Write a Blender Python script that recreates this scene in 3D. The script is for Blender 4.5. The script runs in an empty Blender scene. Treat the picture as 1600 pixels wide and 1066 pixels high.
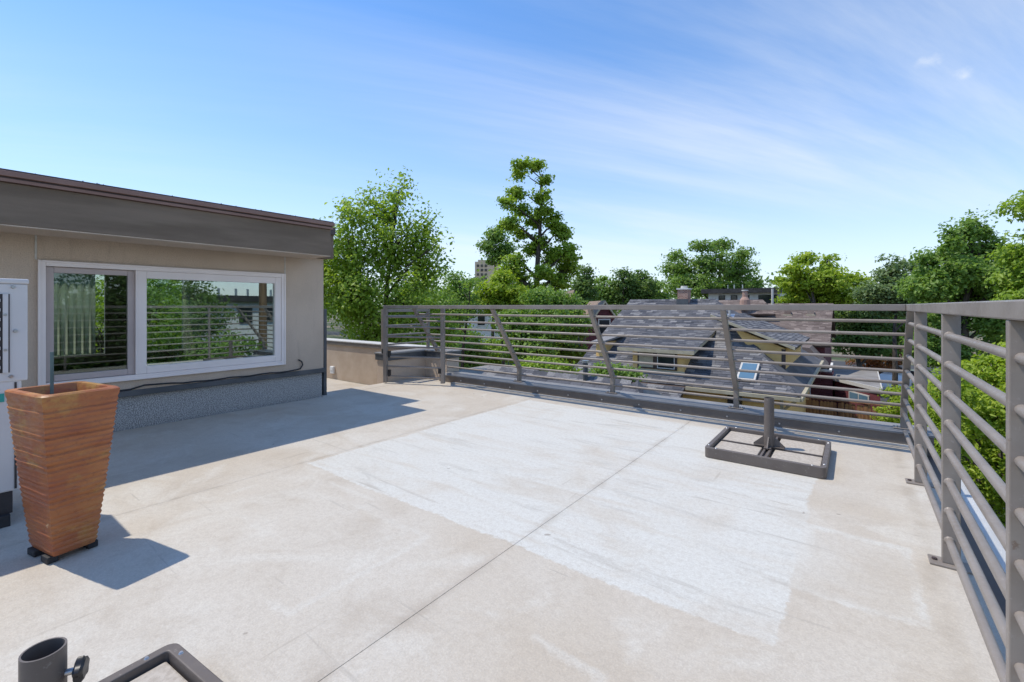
import bpy, bmesh, math, random
import numpy as np
from mathutils import Vector, Matrix

# ------------------------------------------------------------------ camera, sky, sun, exposure
scene = bpy.context.scene
C = scene.collection
FPX, HOR, EYE = 711.11, 479.0, 1.06            # focal length and horizon in photo pixels, eye height above the deck
YAW = math.atan(535 / FPX)
FW = (-math.sin(YAW), math.cos(YAW)); RT = (math.cos(YAW), math.sin(YAW))
cam_d = bpy.data.cameras.new('camera'); cam = bpy.data.objects.new('camera', cam_d); C.objects.link(cam)
cam_d.sensor_width = 36.0; cam_d.lens = 16.0; cam_d.shift_y = -(533 - HOR) / 1600.0
cam_d.clip_start = 0.05; cam_d.clip_end = 6000
cam.location = (0, 0, EYE); cam.rotation_euler = (math.radians(90), 0, YAW)
scene.camera = cam

SUN_SHIFT = Vector((0.50, 0.22, -1.0))          # a shadow moves this far per metre of height
to_sun = -SUN_SHIFT.normalized()
elev = math.asin(to_sun.z)
world = bpy.data.worlds.new('World'); scene.world = world; world.use_nodes = True
wn, wl = world.node_tree.nodes, world.node_tree.links
for n in list(wn): wn.remove(n)
sky = wn.new('ShaderNodeTexSky'); sky.sky_type = 'NISHITA'; sky.sun_disc = False
sky.sun_elevation = elev; sky.sun_rotation = math.atan2(to_sun.x, to_sun.y)
sky.altitude = 1600; sky.air_density = 1.0; sky.dust_density = 0.5; sky.ozone_density = 3.0
bgn = wn.new('ShaderNodeBackground'); bgn.inputs['Strength'].default_value = 0.14
outw = wn.new('ShaderNodeOutputWorld')
tcw = wn.new('ShaderNodeTexCoord')
sep = wn.new('ShaderNodeSeparateXYZ'); wl.new(tcw.outputs['Generated'], sep.inputs[0])
def wmath(op, a, b=None, clamp=False):
    n = wn.new('ShaderNodeMath'); n.operation = op; n.use_clamp = clamp
    for i, v in enumerate((a, b)):
        if v is None: continue
        if isinstance(v, (int, float)): n.inputs[i].default_value = v
        else: wl.new(v, n.inputs[i])
    return n.outputs[0]
# cirrus: noise on a high flat layer, drawn out along the wind
zc = wmath('ADD', wmath('MAXIMUM', sep.outputs[2], 0.0), 0.16)
comb = wn.new('ShaderNodeCombineXYZ')
wl.new(wmath('DIVIDE', sep.outputs[0], zc), comb.inputs[0]); wl.new(wmath('DIVIDE', sep.outputs[1], zc), comb.inputs[1])
vr = wn.new('ShaderNodeVectorRotate'); vr.rotation_type = 'Z_AXIS'; vr.inputs['Angle'].default_value = math.radians(-58); wl.new(comb.outputs[0], vr.inputs['Vector'])
mp = wn.new('ShaderNodeMapping'); wl.new(vr.outputs[0], mp.inputs[0])
mp.inputs['Scale'].default_value = (0.22, 1.25, 1); mp.inputs['Location'].default_value = (3.1, 0.4, 0)
n1 = wn.new('ShaderNodeTexNoise'); n1.inputs['Scale'].default_value = 1.0; n1.inputs['Detail'].default_value = 11; n1.inputs['Roughness'].default_value = 0.60; n1.inputs['Distortion'].default_value = 0.35
wl.new(mp.outputs[0], n1.inputs['Vector'])
mp2 = wn.new('ShaderNodeMapping'); wl.new(comb.outputs[0], mp2.inputs[0]); mp2.inputs['Scale'].default_value = (0.22, 0.22, 1); mp2.inputs['Location'].default_value = (1.05, 0.35, 0)
n2 = wn.new('ShaderNodeTexNoise'); n2.inputs['Scale'].default_value = 1.0; n2.inputs['Detail'].default_value = 2
wl.new(mp2.outputs[0], n2.inputs['Vector'])
def wramp(src, lo, hi):
    m = wn.new('ShaderNodeMapRange'); m.interpolation_type = 'SMOOTHSTEP'; wl.new(src, m.inputs[0]); m.inputs[1].default_value = lo; m.inputs[2].default_value = hi
    return m.outputs[0]
cirrus = wmath('MULTIPLY', wmath('MULTIPLY', wramp(n1.outputs[0], 0.40, 0.74), wramp(n2.outputs[0], 0.36, 0.62)), 0.56)
# humid pale air towards the horizon, all the way round
hz = wmath('MULTIPLY', wmath('POWER', wmath('SUBTRACT', 1.0, wmath('MAXIMUM', sep.outputs[2], 0.0), True), 3.4), 0.93)
def puff(px, py, r):
    k = (px - 800) / FPX; v = Vector((FW[0] + k * RT[0], FW[1] + k * RT[1], -(py - HOR) / FPX)).normalized()
    dn = wn.new('ShaderNodeVectorMath'); dn.operation = 'DISTANCE'; wl.new(tcw.outputs['Generated'], dn.inputs[0]); dn.inputs[1].default_value = v
    nz = wn.new('ShaderNodeTexNoise'); nz.inputs['Scale'].default_value = 26; nz.inputs['Detail'].default_value = 6; wl.new(tcw.outputs['Generated'], nz.inputs['Vector'])
    return wmath('MULTIPLY', wramp(wmath('SUBTRACT', nz.outputs[0], wmath('DIVIDE', dn.outputs['Value'], r * 4)), 0.32, 0.66), 0.42)
cirrus = wmath('ADD', cirrus, wmath('ADD', puff(1452, 96, 0.020), puff(1506, 120, 0.017)))
cov = wmath('MINIMUM', cirrus, 0.9)
mixw = wn.new('ShaderNodeMix'); mixw.data_type = 'RGBA'
hs_ = wn.new('ShaderNodeHueSaturation'); hs_.inputs['Saturation'].default_value = 1.22; hs_.inputs['Value'].default_value = 0.98; wl.new(sky.outputs[0], hs_.inputs['Color'])
mixh = wn.new('ShaderNodeMix'); mixh.data_type = 'RGBA'; wl.new(hz, mixh.inputs[0]); wl.new(hs_.outputs[0], mixh.inputs[6]); mixh.inputs[7].default_value = (3.15, 3.45, 3.75, 1)
wl.new(cov, mixw.inputs[0]); wl.new(mixh.outputs[2], mixw.inputs[6]); mixw.inputs[7].default_value = (3.8, 3.95, 4.05, 1)
wl.new(mixw.outputs[2], bgn.inputs['Color']); wl.new(bgn.outputs[0], outw.inputs[0])

sd = bpy.data.lights.new('sun', 'SUN'); sd.energy = 2.05; sd.angle = math.radians(0.53); sd.color = (1.0, 0.93, 0.82)
so = bpy.data.objects.new('sun', sd); C.objects.link(so)
so.rotation_euler = SUN_SHIFT.to_track_quat('-Z', 'Y').to_euler(); so.location = (-10, -4, 20)
scene.view_settings.view_transform = 'Standard'; scene.view_settings.look = 'None'
scene.view_settings.exposure = 0.9; scene.view_settings.gamma = 1.0; scene.view_settings.use_curve_mapping = False
scene.render.engine = 'CYCLES'
scene.cycles.max_bounces = 8; scene.cycles.transparent_max_bounces = 12

# ------------------------------------------------------------------ surveying helpers: a sight line and a real distance give a place
def ray(px): k = (px - 800) / FPX; return (FW[0] + k * RT[0], FW[1] + k * RT[1])
def atd(px, py, d): q = ray(px); return Vector((q[0] * d, q[1] * d, EYE - (py - HOR) / FPX * d))
def onY(px, py, Y): return atd(px, py, Y / ray(px)[1])
GROUND = -5.6

# ------------------------------------------------------------------ object helpers
def link(o, parent=None):
    C.objects.link(o)
    if parent is not None:
        o.parent = parent
        o.matrix_parent_inverse = world_of(parent).inverted()
    return o
def world_of(o):
    m = o.matrix_basis.copy()
    if o.parent is not None: m = world_of(o.parent) @ o.matrix_parent_inverse @ m
    return m
def tag(o, label=None, cat=None, group=None, kind=None):
    for k, v in (('label', label), ('category', cat), ('group', group), ('kind', kind)):
        if v: o[k] = v
    return o
def thing(name, label, cat, loc=(0, 0, 0), group=None):
    o = bpy.data.objects.new(name, None); o.empty_display_size = 0.2; o.location = loc; link(o)
    return tag(o, label, cat, group)
class MB:
    def __init__(s): s.v = []; s.f = []
    def add(s, vs, fs):
        b = len(s.v); s.v += [tuple(p) for p in vs]; s.f += [tuple(b + i for i in f) for f in fs]; return s
    def box(s, x0, x1, y0, y1, z0, z1):
        return s.add([(x0,y0,z0),(x1,y0,z0),(x1,y1,z0),(x0,y1,z0),(x0,y0,z1),(x1,y0,z1),(x1,y1,z1),(x0,y1,z1)],
                     [(3,2,1,0),(4,5,6,7),(0,1,5,4),(1,2,6,5),(2,3,7,6),(3,0,4,7)])
    def bar(s, a, b, w, t, up=(0, 0, 1)):            # square bar from a to b
        a, b = Vector(a), Vector(b); d = (b - a).normalized(); sd_ = d.cross(Vector(up))
        if sd_.length < 1e-4: sd_ = d.cross(Vector((1, 0, 0)))
        sd_.normalize(); u = sd_.cross(d); sd_ *= w / 2; u *= t / 2
        vs = [p + i * sd_ + j * u for p in (a, b) for i, j in ((-1, -1), (1, -1), (1, 1), (-1, 1))]
        return s.add(vs, [(0,1,2,3),(7,6,5,4),(4,5,1,0),(5,6,2,1),(6,7,3,2),(7,4,0,3)])
    def tube(s, pts, rad, n=10, cap=True):
        pts = [Vector(p) for p in pts]; rs = rad if isinstance(rad, (list, tuple)) else [rad] * len(pts)
        b = len(s.v); ref = None
        for i, p in enumerate(pts):
            d = (pts[min(i + 1, len(pts) - 1)] - pts[max(i - 1, 0)]).normalized()
            if ref is None: ref = Vector((1, 0, 0)) if abs(d.x) < 0.8 else Vector((0, 1, 0))
            x = (ref - d * ref.dot(d)).normalized(); y = d.cross(x); ref = x
            s.v += [tuple(p + (x * math.cos(k * 2 * math.pi / n) + y * math.sin(k * 2 * math.pi / n)) * rs[i]) for k in range(n)]
        for i in range(len(pts) - 1):
            for k in range(n):
                s.f.append((b + i*n + k, b + i*n + (k+1) % n, b + (i+1)*n + (k+1) % n, b + (i+1)*n + k))
        if cap:
            s.f.append(tuple(b + k for k in reversed(range(n)))); e = b + (len(pts) - 1) * n
            s.f.append(tuple(e + k for k in range(n)))
        return s
    def prism(s, poly, vec):                          # extrude a planar polygon by vec
        n = len(poly); vec = Vector(vec); a = [Vector(p) for p in poly]
        return s.add(a + [p + vec for p in a], [tuple(reversed(range(n))), tuple(range(n, 2*n))] + [(i, (i+1) % n, n + (i+1) % n, n + i) for i in range(n)])
    def mesh(s, name):
        me = bpy.data.meshes.new(name); me.from_pydata(s.v, [], s.f)
        bm = bmesh.new(); bm.from_mesh(me); bmesh.ops.recalc_face_normals(bm, faces=bm.faces); bm.to_mesh(me); bm.free()
        return me
    def build(s, name, m, parent=None, smooth=False, bevel=0, seg=2):
        me = s.mesh(name); me.materials.append(m)
        if smooth:
            for p in me.polygons: p.use_smooth = True
            try: me.set_sharp_from_angle(angle=math.radians(40))
            except Exception: pass
        o = bpy.data.objects.new(name, me); link(o, parent)
        if bevel:
            b = o.modifiers.new('bevel', 'BEVEL'); b.width = bevel; b.segments = seg; b.limit_method = 'ANGLE'; b.angle_limit = math.radians(40)
        return o
def box(*a): return MB().box(*a)

# ------------------------------------------------------------------ materials
def newmat(name):
    m = bpy.data.materials.new(name); m.use_nodes = True; nt = m.node_tree
    return m, nt, nt.nodes, nt.links, nt.nodes['Principled BSDF']
def noise(nt, scale, detail=4, rough=0.55, coord='Object', sc=(1, 1, 1), dist=0.0):
    n, l = nt.nodes, nt.links
    tc = n.new('ShaderNodeTexCoord'); mpn = n.new('ShaderNodeMapping'); mpn.inputs['Scale'].default_value = sc
    l.new(tc.outputs[coord], mpn.inputs[0]); t = n.new('ShaderNodeTexNoise'); l.new(mpn.outputs[0], t.inputs['Vector'])
    t.inputs['Scale'].default_value = scale; t.inputs['Detail'].default_value = detail; t.inputs['Roughness'].default_value = rough; t.inputs['Distortion'].default_value = dist
    return t.outputs[0]
def mrange(nt, src, a, b, c=0.0, d=1.0, smooth=True):
    m = nt.nodes.new('ShaderNodeMapRange'); nt.links.new(src, m.inputs[0])
    if smooth: m.interpolation_type = 'SMOOTHSTEP'
    for i, v in enumerate((a, b, c, d)): m.inputs[i + 1].default_value = v
    return m.outputs[0]
def mixc(nt, fac, a, b, mode='MIX'):
    m = nt.nodes.new('ShaderNodeMix'); m.data_type = 'RGBA'; m.blend_type = mode
    for i, v in ((0, fac), (6, a), (7, b)):
        if isinstance(v, (int, float)): m.inputs[i].default_value = v
        elif isinstance(v, tuple): m.inputs[i].default_value = (*v[:3], 1)
        else: nt.links.new(v, m.inputs[i])
    return m.outputs[2]
def fmath(nt, op, a, b=None, clamp=False):
    m = nt.nodes.new('ShaderNodeMath'); m.operation = op; m.use_clamp = clamp
    for i, v in enumerate((a, b)):
        if v is None: continue
        if isinstance(v, (int, float)): m.inputs[i].default_value = v
        else: nt.links.new(v, m.inputs[i])
    return m.outputs[0]
def bump(nt, bsdf, h, strength=0.3, dist=0.01):
    b = nt.nodes.new('ShaderNodeBump'); b.inputs['Strength'].default_value = strength; b.inputs['Distance'].default_value = dist
    nt.links.new(h, b.inputs['Height']); nt.links.new(b.outputs[0], bsdf.inputs['Normal'])
def simple(name, c0, c1, scale=6, rough=0.7, metal=0.0, bscale=None, bstr=0.3, bdist=0.004, lo=0.35, hi=0.65, coord='Object', sc=(1, 1, 1), detail=5):
    m, nt, n, l, p = newmat(name)
    l.new(mixc(nt, mrange(nt, noise(nt, scale, detail, coord=coord, sc=sc), lo, hi), c0, c1), p.inputs['Base Color'])
    p.inputs['Roughness'].default_value = rough; p.inputs['Metallic'].default_value = metal
    if bscale: bump(nt, p, noise(nt, bscale, 4, coord=coord, sc=sc), bstr, bdist)
    return m

# deck membrane: warm beige coat, a paler scrubbed rectangle, grime and fine grit
def deck_material():
    m, nt, n, l, p = newmat('deck_coating')
    tc = n.new('ShaderNodeTexCoord'); sp = n.new('ShaderNodeSeparateXYZ'); l.new(tc.outputs['Object'], sp.inputs[0])
    wob = fmath(nt, 'ADD', fmath(nt, 'MULTIPLY', fmath(nt, 'SUBTRACT', noise(nt, 2.3, 2), 0.5), 0.08), fmath(nt, 'MULTIPLY', fmath(nt, 'SUBTRACT', noise(nt, 24, 6, 0.7), 0.5), 0.07))
    wob2 = fmath(nt, 'ADD', fmath(nt, 'MULTIPLY', fmath(nt, 'SUBTRACT', noise(nt, 1.9, 2), 0.5), 0.08), fmath(nt, 'MULTIPLY', fmath(nt, 'SUBTRACT', noise(nt, 21, 6, 0.7), 0.5), 0.07))
    X = fmath(nt, 'ADD', sp.outputs[0], wob); Y = fmath(nt, 'ADD', sp.outputs[1], wob2)
    def band(v, a, b, e): return fmath(nt, 'MULTIPLY', mrange(nt, v, a - e, a + e), mrange(nt, v, b - e, b + e, 1, 0))
    def rect(x0, x1, y0, y1, e): return fmath(nt, 'MULTIPLY', band(X, x0, x1, e), band(Y, y0, y1, e))
    big = noise(nt, 0.8, 5, dist=0.7); mid = noise(nt, 3.4, 8, 0.66, dist=0.5); grit = noise(nt, 42, 4, 0.75); fine = noise(nt, 140, 3, 0.75)
    base = mixc(nt, mrange(nt, big, 0.34, 0.66), (0.530, 0.463, 0.370), (0.590, 0.543, 0.464))
    base = mixc(nt, mrange(nt, mid, 0.44, 0.72, 0, 0.6), base, (0.450, 0.388, 0.310))
    base = mixc(nt, mrange(nt, noise(nt, 1.5, 8, 0.62, dist=1.4), 0.50, 0.68, 0, 0.75), base, (0.630, 0.595, 0.520))
    base = mixc(nt, mrange(nt, noise(nt, 1.1, 6, 0.6, sc=(0.5, 1.6, 1), dist=1.0), 0.56, 0.72, 0, 0.6), base, (0.470, 0.399, 0.309))
    # the scrubbed rectangle where furniture stood: paler, greyer, worn through in drags across the deck
    drag = noise(nt, 1.7, 8, 0.66, sc=(0.55, 2.6, 1), dist=0.9); cloud = noise(nt, 1.25, 6, 0.6, dist=0.8)
    pale = fmath(nt, 'MULTIPLY', rect(-2.95, -0.19, 1.62, 4.22, 0.008), fmath(nt, 'MULTIPLY', mrange(nt, drag, 0.46, 0.68, 1.0, 0.42), mrange(nt, cloud, 0.48, 0.68, 1.0, 0.45)))
    base = mixc(nt, pale, base, (0.634, 0.626, 0.573))
    greyw = fmath(nt, 'MULTIPLY', rect(-2.95, -0.19, 1.62, 4.22, 0.02), mrange(nt, noise(nt, 2.4, 8, 0.7, sc=(0.6, 3.2, 1), dist=0.6), 0.53, 0.70, 0, 0.62))
    base = mixc(nt, greyw, base, (0.430, 0.411, 0.364))
    ghost = fmath(nt, 'SUBTRACT', rect(-0.20, 0.20, 2.01, 2.64, 0.012), rect(-0.165, 0.175, 2.05, 2.60, 0.02), True)
    base = mixc(nt, fmath(nt, 'MULTIPLY', ghost, mrange(nt, mid, 0.40, 0.62, 0.9, 0.1)), base, (0.651, 0.633, 0.570))
    base = mixc(nt, fmath(nt, 'MULTIPLY', rect(-0.20, 0.20, 2.01, 2.64, 0.02), mrange(nt, cloud, 0.40, 0.62, 0.55, 0.1)), base, (0.602, 0.577, 0.513))
    # ghost outlines and drips left by earlier pots
    for x0, x1, y0, y1 in ((-1.15, -0.55, 0.72, 1.22), (-2.35, -1.55, 0.78, 1.45), (-2.85, -2.05, 1.0, 1.55)):
        g_ = fmath(nt, 'SUBTRACT', rect(x0, x1, y0, y1, 0.012), rect(x0 + .03, x1 - .03, y0 + .03, y1 - .03, 0.02), True)
        base = mixc(nt, fmath(nt, 'MULTIPLY', g_, mrange(nt, noise(nt, 2.7, 5), 0.46, 0.58, 0, 0.55)), base, (0.643, 0.617, 0.547))
    # scuffs, drips and specks
    scr = noise(nt, 2.6, 3, 0.5, sc=(9, 0.6, 1), dist=0.5)
    base = mixc(nt, fmath(nt, 'MULTIPLY', mrange(nt, scr, 0.68, 0.73, 0, 0.4), mrange(nt, cloud, 0.5, 0.6)), base, (0.334, 0.290, 0.234))
    scx = noise(nt, 2.2, 3, 0.5, sc=(0.5, 8, 1), dist=0.5)
    base = mixc(nt, fmath(nt, 'MULTIPLY', mrange(nt, scx, 0.66, 0.72, 0, 0.5), mrange(nt, big, 0.45, 0.55)), base, (0.351, 0.324, 0.278))
    base = mixc(nt, mrange(nt, noise(nt, 11, 2, 0.4), 0.765, 0.785, 0, 0.6), base, (0.209, 0.174, 0.138))
    # dirt gathered along the sheet laps
    for sx in (-2.99, -1.21, 0.25):
        dd = fmath(nt, 'ABSOLUTE', fmath(nt, 'SUBTRACT', sp.outputs[0], sx))
        base = mixc(nt, fmath(nt, 'MULTIPLY', mrange(nt, dd, 0.0, 0.05, 0.42, 0.0), mrange(nt, mid, 0.38, 0.62)), base, (0.342, 0.290, 0.227))
    dk = fmath(nt, 'MULTIPLY', mrange(nt, sp.outputs[1], 4.15, 4.55), mrange(nt, mid, 0.3, 0.6, 0.1, 0.5))
    base = mixc(nt, dk, base, (0.402, 0.354, 0.287))
    base = mixc(nt, mrange(nt, grit, 0.30, 0.62, 0.30, 0.0), base, (0.367, 0.319, 0.259))
    base = mixc(nt, mrange(nt, fine, 0.36, 0.62, 0.22, 0.0), base, (0.299, 0.255, 0.206))
    base = mixc(nt, mrange(nt, fine, 0.58, 0.72, 0.0, 0.22), base, (0.756, 0.717, 0.637))
    l.new(base, p.inputs['Base Color']); l.new(mrange(nt, mid, 0.3, 0.7, 0.74, 0.92), p.inputs['Roughness'])
    bump(nt, p, fmath(nt, 'ADD', fine, fmath(nt, 'MULTIPLY', grit, 1.2)), 0.45, 0.003)
    return m
M = {}
M['deck'] = deck_material()
M['stucco_plain'] = simple('stucco', (0.565, 0.45, 0.35), (0.63, 0.51, 0.40), 2.5, 0.95, bscale=220, bstr=0.6, bdist=0.004)
def stucco_material(name, c0, c1, dirt):
    m, nt, n, l, p = newmat(name)
    col = mixc(nt, mrange(nt, noise(nt, 1.4, 6, 0.6), 0.35, 0.65), c0, c1)
    col = mixc(nt, mrange(nt, noise(nt, 3.0, 6, 0.65, sc=(3, 3, 0.35), dist=0.3), 0.54, 0.74, 0, 0.28), col, dirt)
    col = mixc(nt, mrange(nt, noise(nt, 120, 3, 0.8), 0.34, 0.56, 0.38, 0.0), col, dirt)
    l.new(col, p.inputs['Base Color']); p.inputs['Roughness'].default_value = 0.96
    bump(nt, p, noise(nt, 130, 4, 0.7), 0.9, 0.006)
    return m
M['stucco'] = stucco_material('stucco', (0.575, 0.46, 0.355), (0.65, 0.525, 0.41), (0.33, 0.25, 0.18))
M['stucco_parapet'] = simple('stucco_parapet', (0.45, 0.345, 0.25), (0.53, 0.425, 0.32), 3.5, 0.95, bscale=160, bstr=0.6, bdist=0.004, lo=0.3, hi=0.7)
M['curb'] = simple('speckled_curb', (0.22, 0.215, 0.205), (0.60, 0.585, 0.56), 140, 0.9, bscale=120, bstr=0.9, bdist=0.006, lo=0.42, hi=0.62)
M['fascia'] = simple('fascia_stucco', (0.165, 0.125, 0.090), (0.245, 0.190, 0.142), 2.2, 0.9, bscale=150, bstr=0.8, bdist=0.004, sc=(1, .5, 3.5), lo=0.3, hi=0.7, detail=9)
M['drip'] = simple('brown_drip_metal', (0.235, 0.135, 0.108), (0.27, 0.165, 0.135), 3, 0.5, 0.0)
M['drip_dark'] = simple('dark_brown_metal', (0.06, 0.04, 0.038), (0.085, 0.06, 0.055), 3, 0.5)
M['gravel_roof'] = simple('gravel_roof', (0.10, 0.10, 0.10), (0.30, 0.30, 0.30), 90, 0.95, bscale=70, bstr=1.0, bdist=0.02)
M['flashing'] = simple('slate_flashing', (0.07, 0.078, 0.085), (0.105, 0.112, 0.12), 4, 0.45, 0.2)
M['vinyl'] = simple('window_vinyl', (0.83, 0.74, 0.69), (0.87, 0.78, 0.73), 3, 0.42)
M['vinyl_sash'] = simple('taupe_sash', (0.46, 0.385, 0.36), (0.52, 0.44, 0.41), 3, 0.5)
M['caulk'] = simple('pale_bead', (0.52, 0.50, 0.46), (0.60, 0.58, 0.54), 20, 0.7)
def rail_material(name, c0, c1, rough=0.42):
    m, nt, n, l, p = newmat(name)
    col = mixc(nt, mrange(nt, noise(nt, 5, 6), 0.35, 0.68), c0, c1)
    col = mixc(nt, mrange(nt, noise(nt, 23, 6, 0.7), 0.66, 0.74, 0, 0.7), col, (0.16, 0.10, 0.065))
    col = mixc(nt, mrange(nt, noise(nt, 60, 3, 0.7), 0.60, 0.72, 0, 0.25), col, (0.42, 0.39, 0.36))
    l.new(col, p.inputs['Base Color']); p.inputs['Metallic'].default_value = 0.0
    l.new(mrange(nt, noise(nt, 30, 4), 0.3, 0.7, rough - 0.06, rough + 0.16), p.inputs['Roughness'])
    bump(nt, p, noise(nt, 90, 3), 0.08, 0.002)
    return m
M['rail'] = rail_material('railing_paint', (0.225, 0.192, 0.165), (0.275, 0.240, 0.210))
M['umb'] = rail_material('umbrella_base_paint', (0.118, 0.098, 0.086), (0.14, 0.118, 0.104), 0.5)
M['kerb_face'] = rail_material('kerb_brown_metal', (0.135, 0.110, 0.092), (0.165, 0.138, 0.116), 0.5)
M['kerb_top'] = rail_material('kerb_grey_cap', (0.20, 0.195, 0.19), (0.26, 0.25, 0.24), 0.55)
M['steel'] = simple('galvanised_steel', (0.45, 0.45, 0.45), (0.6, 0.6, 0.6), 20, 0.35, 0.9)
M['black_rubber'] = simple('black_rubber', (0.018, 0.018, 0.02), (0.035, 0.035, 0.038), 12, 0.7)
M['black_plastic'] = simple('black_plastic', (0.012, 0.012, 0.014), (0.02, 0.02, 0.022), 12, 0.4)
M['paver'] = simple('aggregate_paver', (0.40, 0.35, 0.29), (0.50, 0.445, 0.375), 60, 0.9, bscale=120, bstr=0.5, bdist=0.003)
M['unit'] = simple('grey_enamel', (0.60, 0.59, 0.59), (0.65, 0.64, 0.64), 3, 0.4)
M['unit_dark'] = simple('dark_louvre', (0.03, 0.026, 0.028), (0.05, 0.045, 0.045), 5, 0.6)
M['white'] = simple('white_paint', (0.72, 0.72, 0.70), (0.80, 0.80, 0.78), 4, 0.5)
M['teal'] = simple('teal_sticker', (0.02, 0.30, 0.26), (0.03, 0.34, 0.30), 4, 0.5)
M['stake'] = simple('green_grey_stake', (0.10, 0.16, 0.155), (0.14, 0.20, 0.195), 9, 0.6)
M['soil'] = simple('dry_soil', (0.05, 0.036, 0.026), (0.13, 0.10, 0.07), 40, 0.95, bscale=50, bstr=1, bdist=0.02)
def terracotta():
    m, nt, n, l, p = newmat('glazed_terracotta')
    col = mixc(nt, mrange(nt, noise(nt, 5, 6, dist=0.6), 0.35, 0.65), (0.345, 0.108, 0.042), (0.425, 0.160, 0.052))
    col = mixc(nt, mrange(nt, noise(nt, 5, 7, 0.65, sc=(1, 1, 1.3)), 0.50, 0.68, 0, 0.8), col, (0.50, 0.285, 0.075))
    col = mixc(nt, mrange(nt, noise(nt, 55, 5, 0.75, sc=(1, 1, 1.4)), 0.52, 0.70, 0, 0.55), col, (0.20, 0.068, 0.035))
    col = mixc(nt, mrange(nt, noise(nt, 16, 3, 0.5), 0.73, 0.76, 0, 0.8), col, (0.62, 0.42, 0.22))
    l.new(col, p.inputs['Base Color']); l.new(mrange(nt, noise(nt, 14, 4, sc=(1, 1, 4)), 0.35, 0.7, 0.28, 0.6), p.inputs['Roughness'])
    bump(nt, p, noise(nt, 46, 5, 0.65, sc=(.6, .6, 2.4)), 0.55, 0.006)
    return m
M['terracotta'] = terracotta()
def shingle_material(name, ca, cb, cc):
    m, nt, n, l, p = newmat(name)
    a = n.new('ShaderNodeAttribute'); a.attribute_name = 'tone'; oi = n.new('ShaderNodeObjectInfo')
    r = fmath(nt, 'FRACT', fmath(nt, 'ADD', a.outputs['Fac'], oi.outputs['Random']))
    col = mixc(nt, r, ca, cb); col = mixc(nt, mrange(nt, r, 0.70, 0.95), col, cc)
    col = mixc(nt, mrange(nt, noise(nt, 26, 4, 0.7), 0.35, 0.7, 0.45, 0.0), col, tuple(v * 0.55 for v in ca))
    col = mixc(nt, mrange(nt, noise(nt, 0.6, 4), 0.4, 0.7, 0.0, 0.25), col, cc)
    l.new(col, p.inputs['Base Color']); p.inputs['Roughness'].default_value = 0.95; bump(nt, p, noise(nt, 90, 2), 0.5, 0.01)
    return m
M['sh_grey'] = shingle_material('grey_shingle', (0.060, 0.064, 0.078), (0.185, 0.182, 0.195), (0.30, 0.29, 0.285))
M['sh_brown'] = shingle_material('brown_shingle', (0.125, 0.092, 0.078), (0.24, 0.188, 0.162), (0.32, 0.255, 0.22))
def glass_material(name, tint, extra):
    m, nt, n, l, p = newmat(name); n.remove(p)
    o = [x for x in n if x.type == 'OUTPUT_MATERIAL'][0]
    tr = n.new('ShaderNodeBsdfTransparent'); tr.inputs[0].default_value = (*tint, 1)
    gl = n.new('ShaderNodeBsdfGlossy'); gl.inputs['Roughness'].default_value = 0.0; gl.inputs['Color'].default_value = (0.86, 0.95, 0.94, 1)
    fr = n.new('ShaderNodeFresnel'); fr.inputs[0].default_value = 1.52
    fac = fmath(nt, 'ADD', fmath(nt, 'MULTIPLY', fr.outputs[0], 1.5), extra, True)
    mx = n.new('ShaderNodeMixShader'); l.new(fac, mx.inputs[0]); l.new(tr.outputs[0], mx.inputs[1]); l.new(gl.outputs[0], mx.inputs[2]); l.new(mx.outputs[0], o.inputs[0])
    bn = n.new('ShaderNodeBump'); bn.inputs['Strength'].default_value = 0.02; bn.inputs['Distance'].default_value = 0.01
    l.new(noise(nt, 2.2, 1), bn.inputs['Height']); l.new(bn.outputs[0], gl.inputs['Normal'])
    return m
M['glass'] = glass_material('coated_window_glass', (0.62, 0.72, 0.68), 0.30)
M['glass_screen'] = glass_material('screened_window_glass', (0.66, 0.72, 0.68), 0.02)
M['glass_far'] = simple('far_window_glass', (0.02, 0.025, 0.03), (0.035, 0.04, 0.045), 2, 0.08)
M['skylight_glass'] = simple('skylight_glass', (0.10, 0.19, 0.27), (0.12, 0.21, 0.29), 2, 0.12)
M['room'] = simple('room_paint', (0.30, 0.285, 0.26), (0.34, 0.325, 0.30), 2, 0.9)
M['room_floor'] = simple('room_carpet', (0.07, 0.065, 0.06), (0.10, 0.09, 0.08), 20, 0.95)
M['sofa'] = simple('sofa_fabric', (0.03, 0.032, 0.034), (0.045, 0.046, 0.048), 20, 0.95)
def cloth_material():
    m, nt, n, l, p = newmat('curtain_cloth')
    p.inputs['Base Color'].default_value = (0.74, 0.76, 0.70, 1); p.inputs['Roughness'].default_value = 0.9
    o = [x for x in n if x.type == 'OUTPUT_MATERIAL'][0]
    t = n.new('ShaderNodeBsdfTranslucent'); t.inputs[0].default_value = (0.74, 0.78, 0.70, 1)
    mx = n.new('ShaderNodeMixShader'); mx.inputs[0].default_value = 0.55; l.new(p.outputs[0], mx.inputs[1]); l.new(t.outputs[0], mx.inputs[2]); l.new(mx.outputs[0], o.inputs[0])
    return m
M['curtain'] = cloth_material()
def siding_material(name, c0, c1, pitch):
    m, nt, n, l, p = newmat(name)
    l.new(mixc(nt, mrange(nt, noise(nt, 4, 5), 0.3, 0.7), c0, c1), p.inputs['Base Color']); p.inputs['Roughness'].default_value = 0.75
    tc = n.new('ShaderNodeTexCoord'); sp = n.new('ShaderNodeSeparateXYZ'); l.new(tc.outputs['Object'], sp.inputs[0])
    bump(nt, p, fmath(nt, 'FRACT', fmath(nt, 'DIVIDE', sp.outputs[2], -pitch)), 0.8, 0.02)
    return m
M['yellow'] = siding_material('yellow_siding', (0.80, 0.50, 0.17), (0.85, 0.55, 0.21), 0.16)
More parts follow.
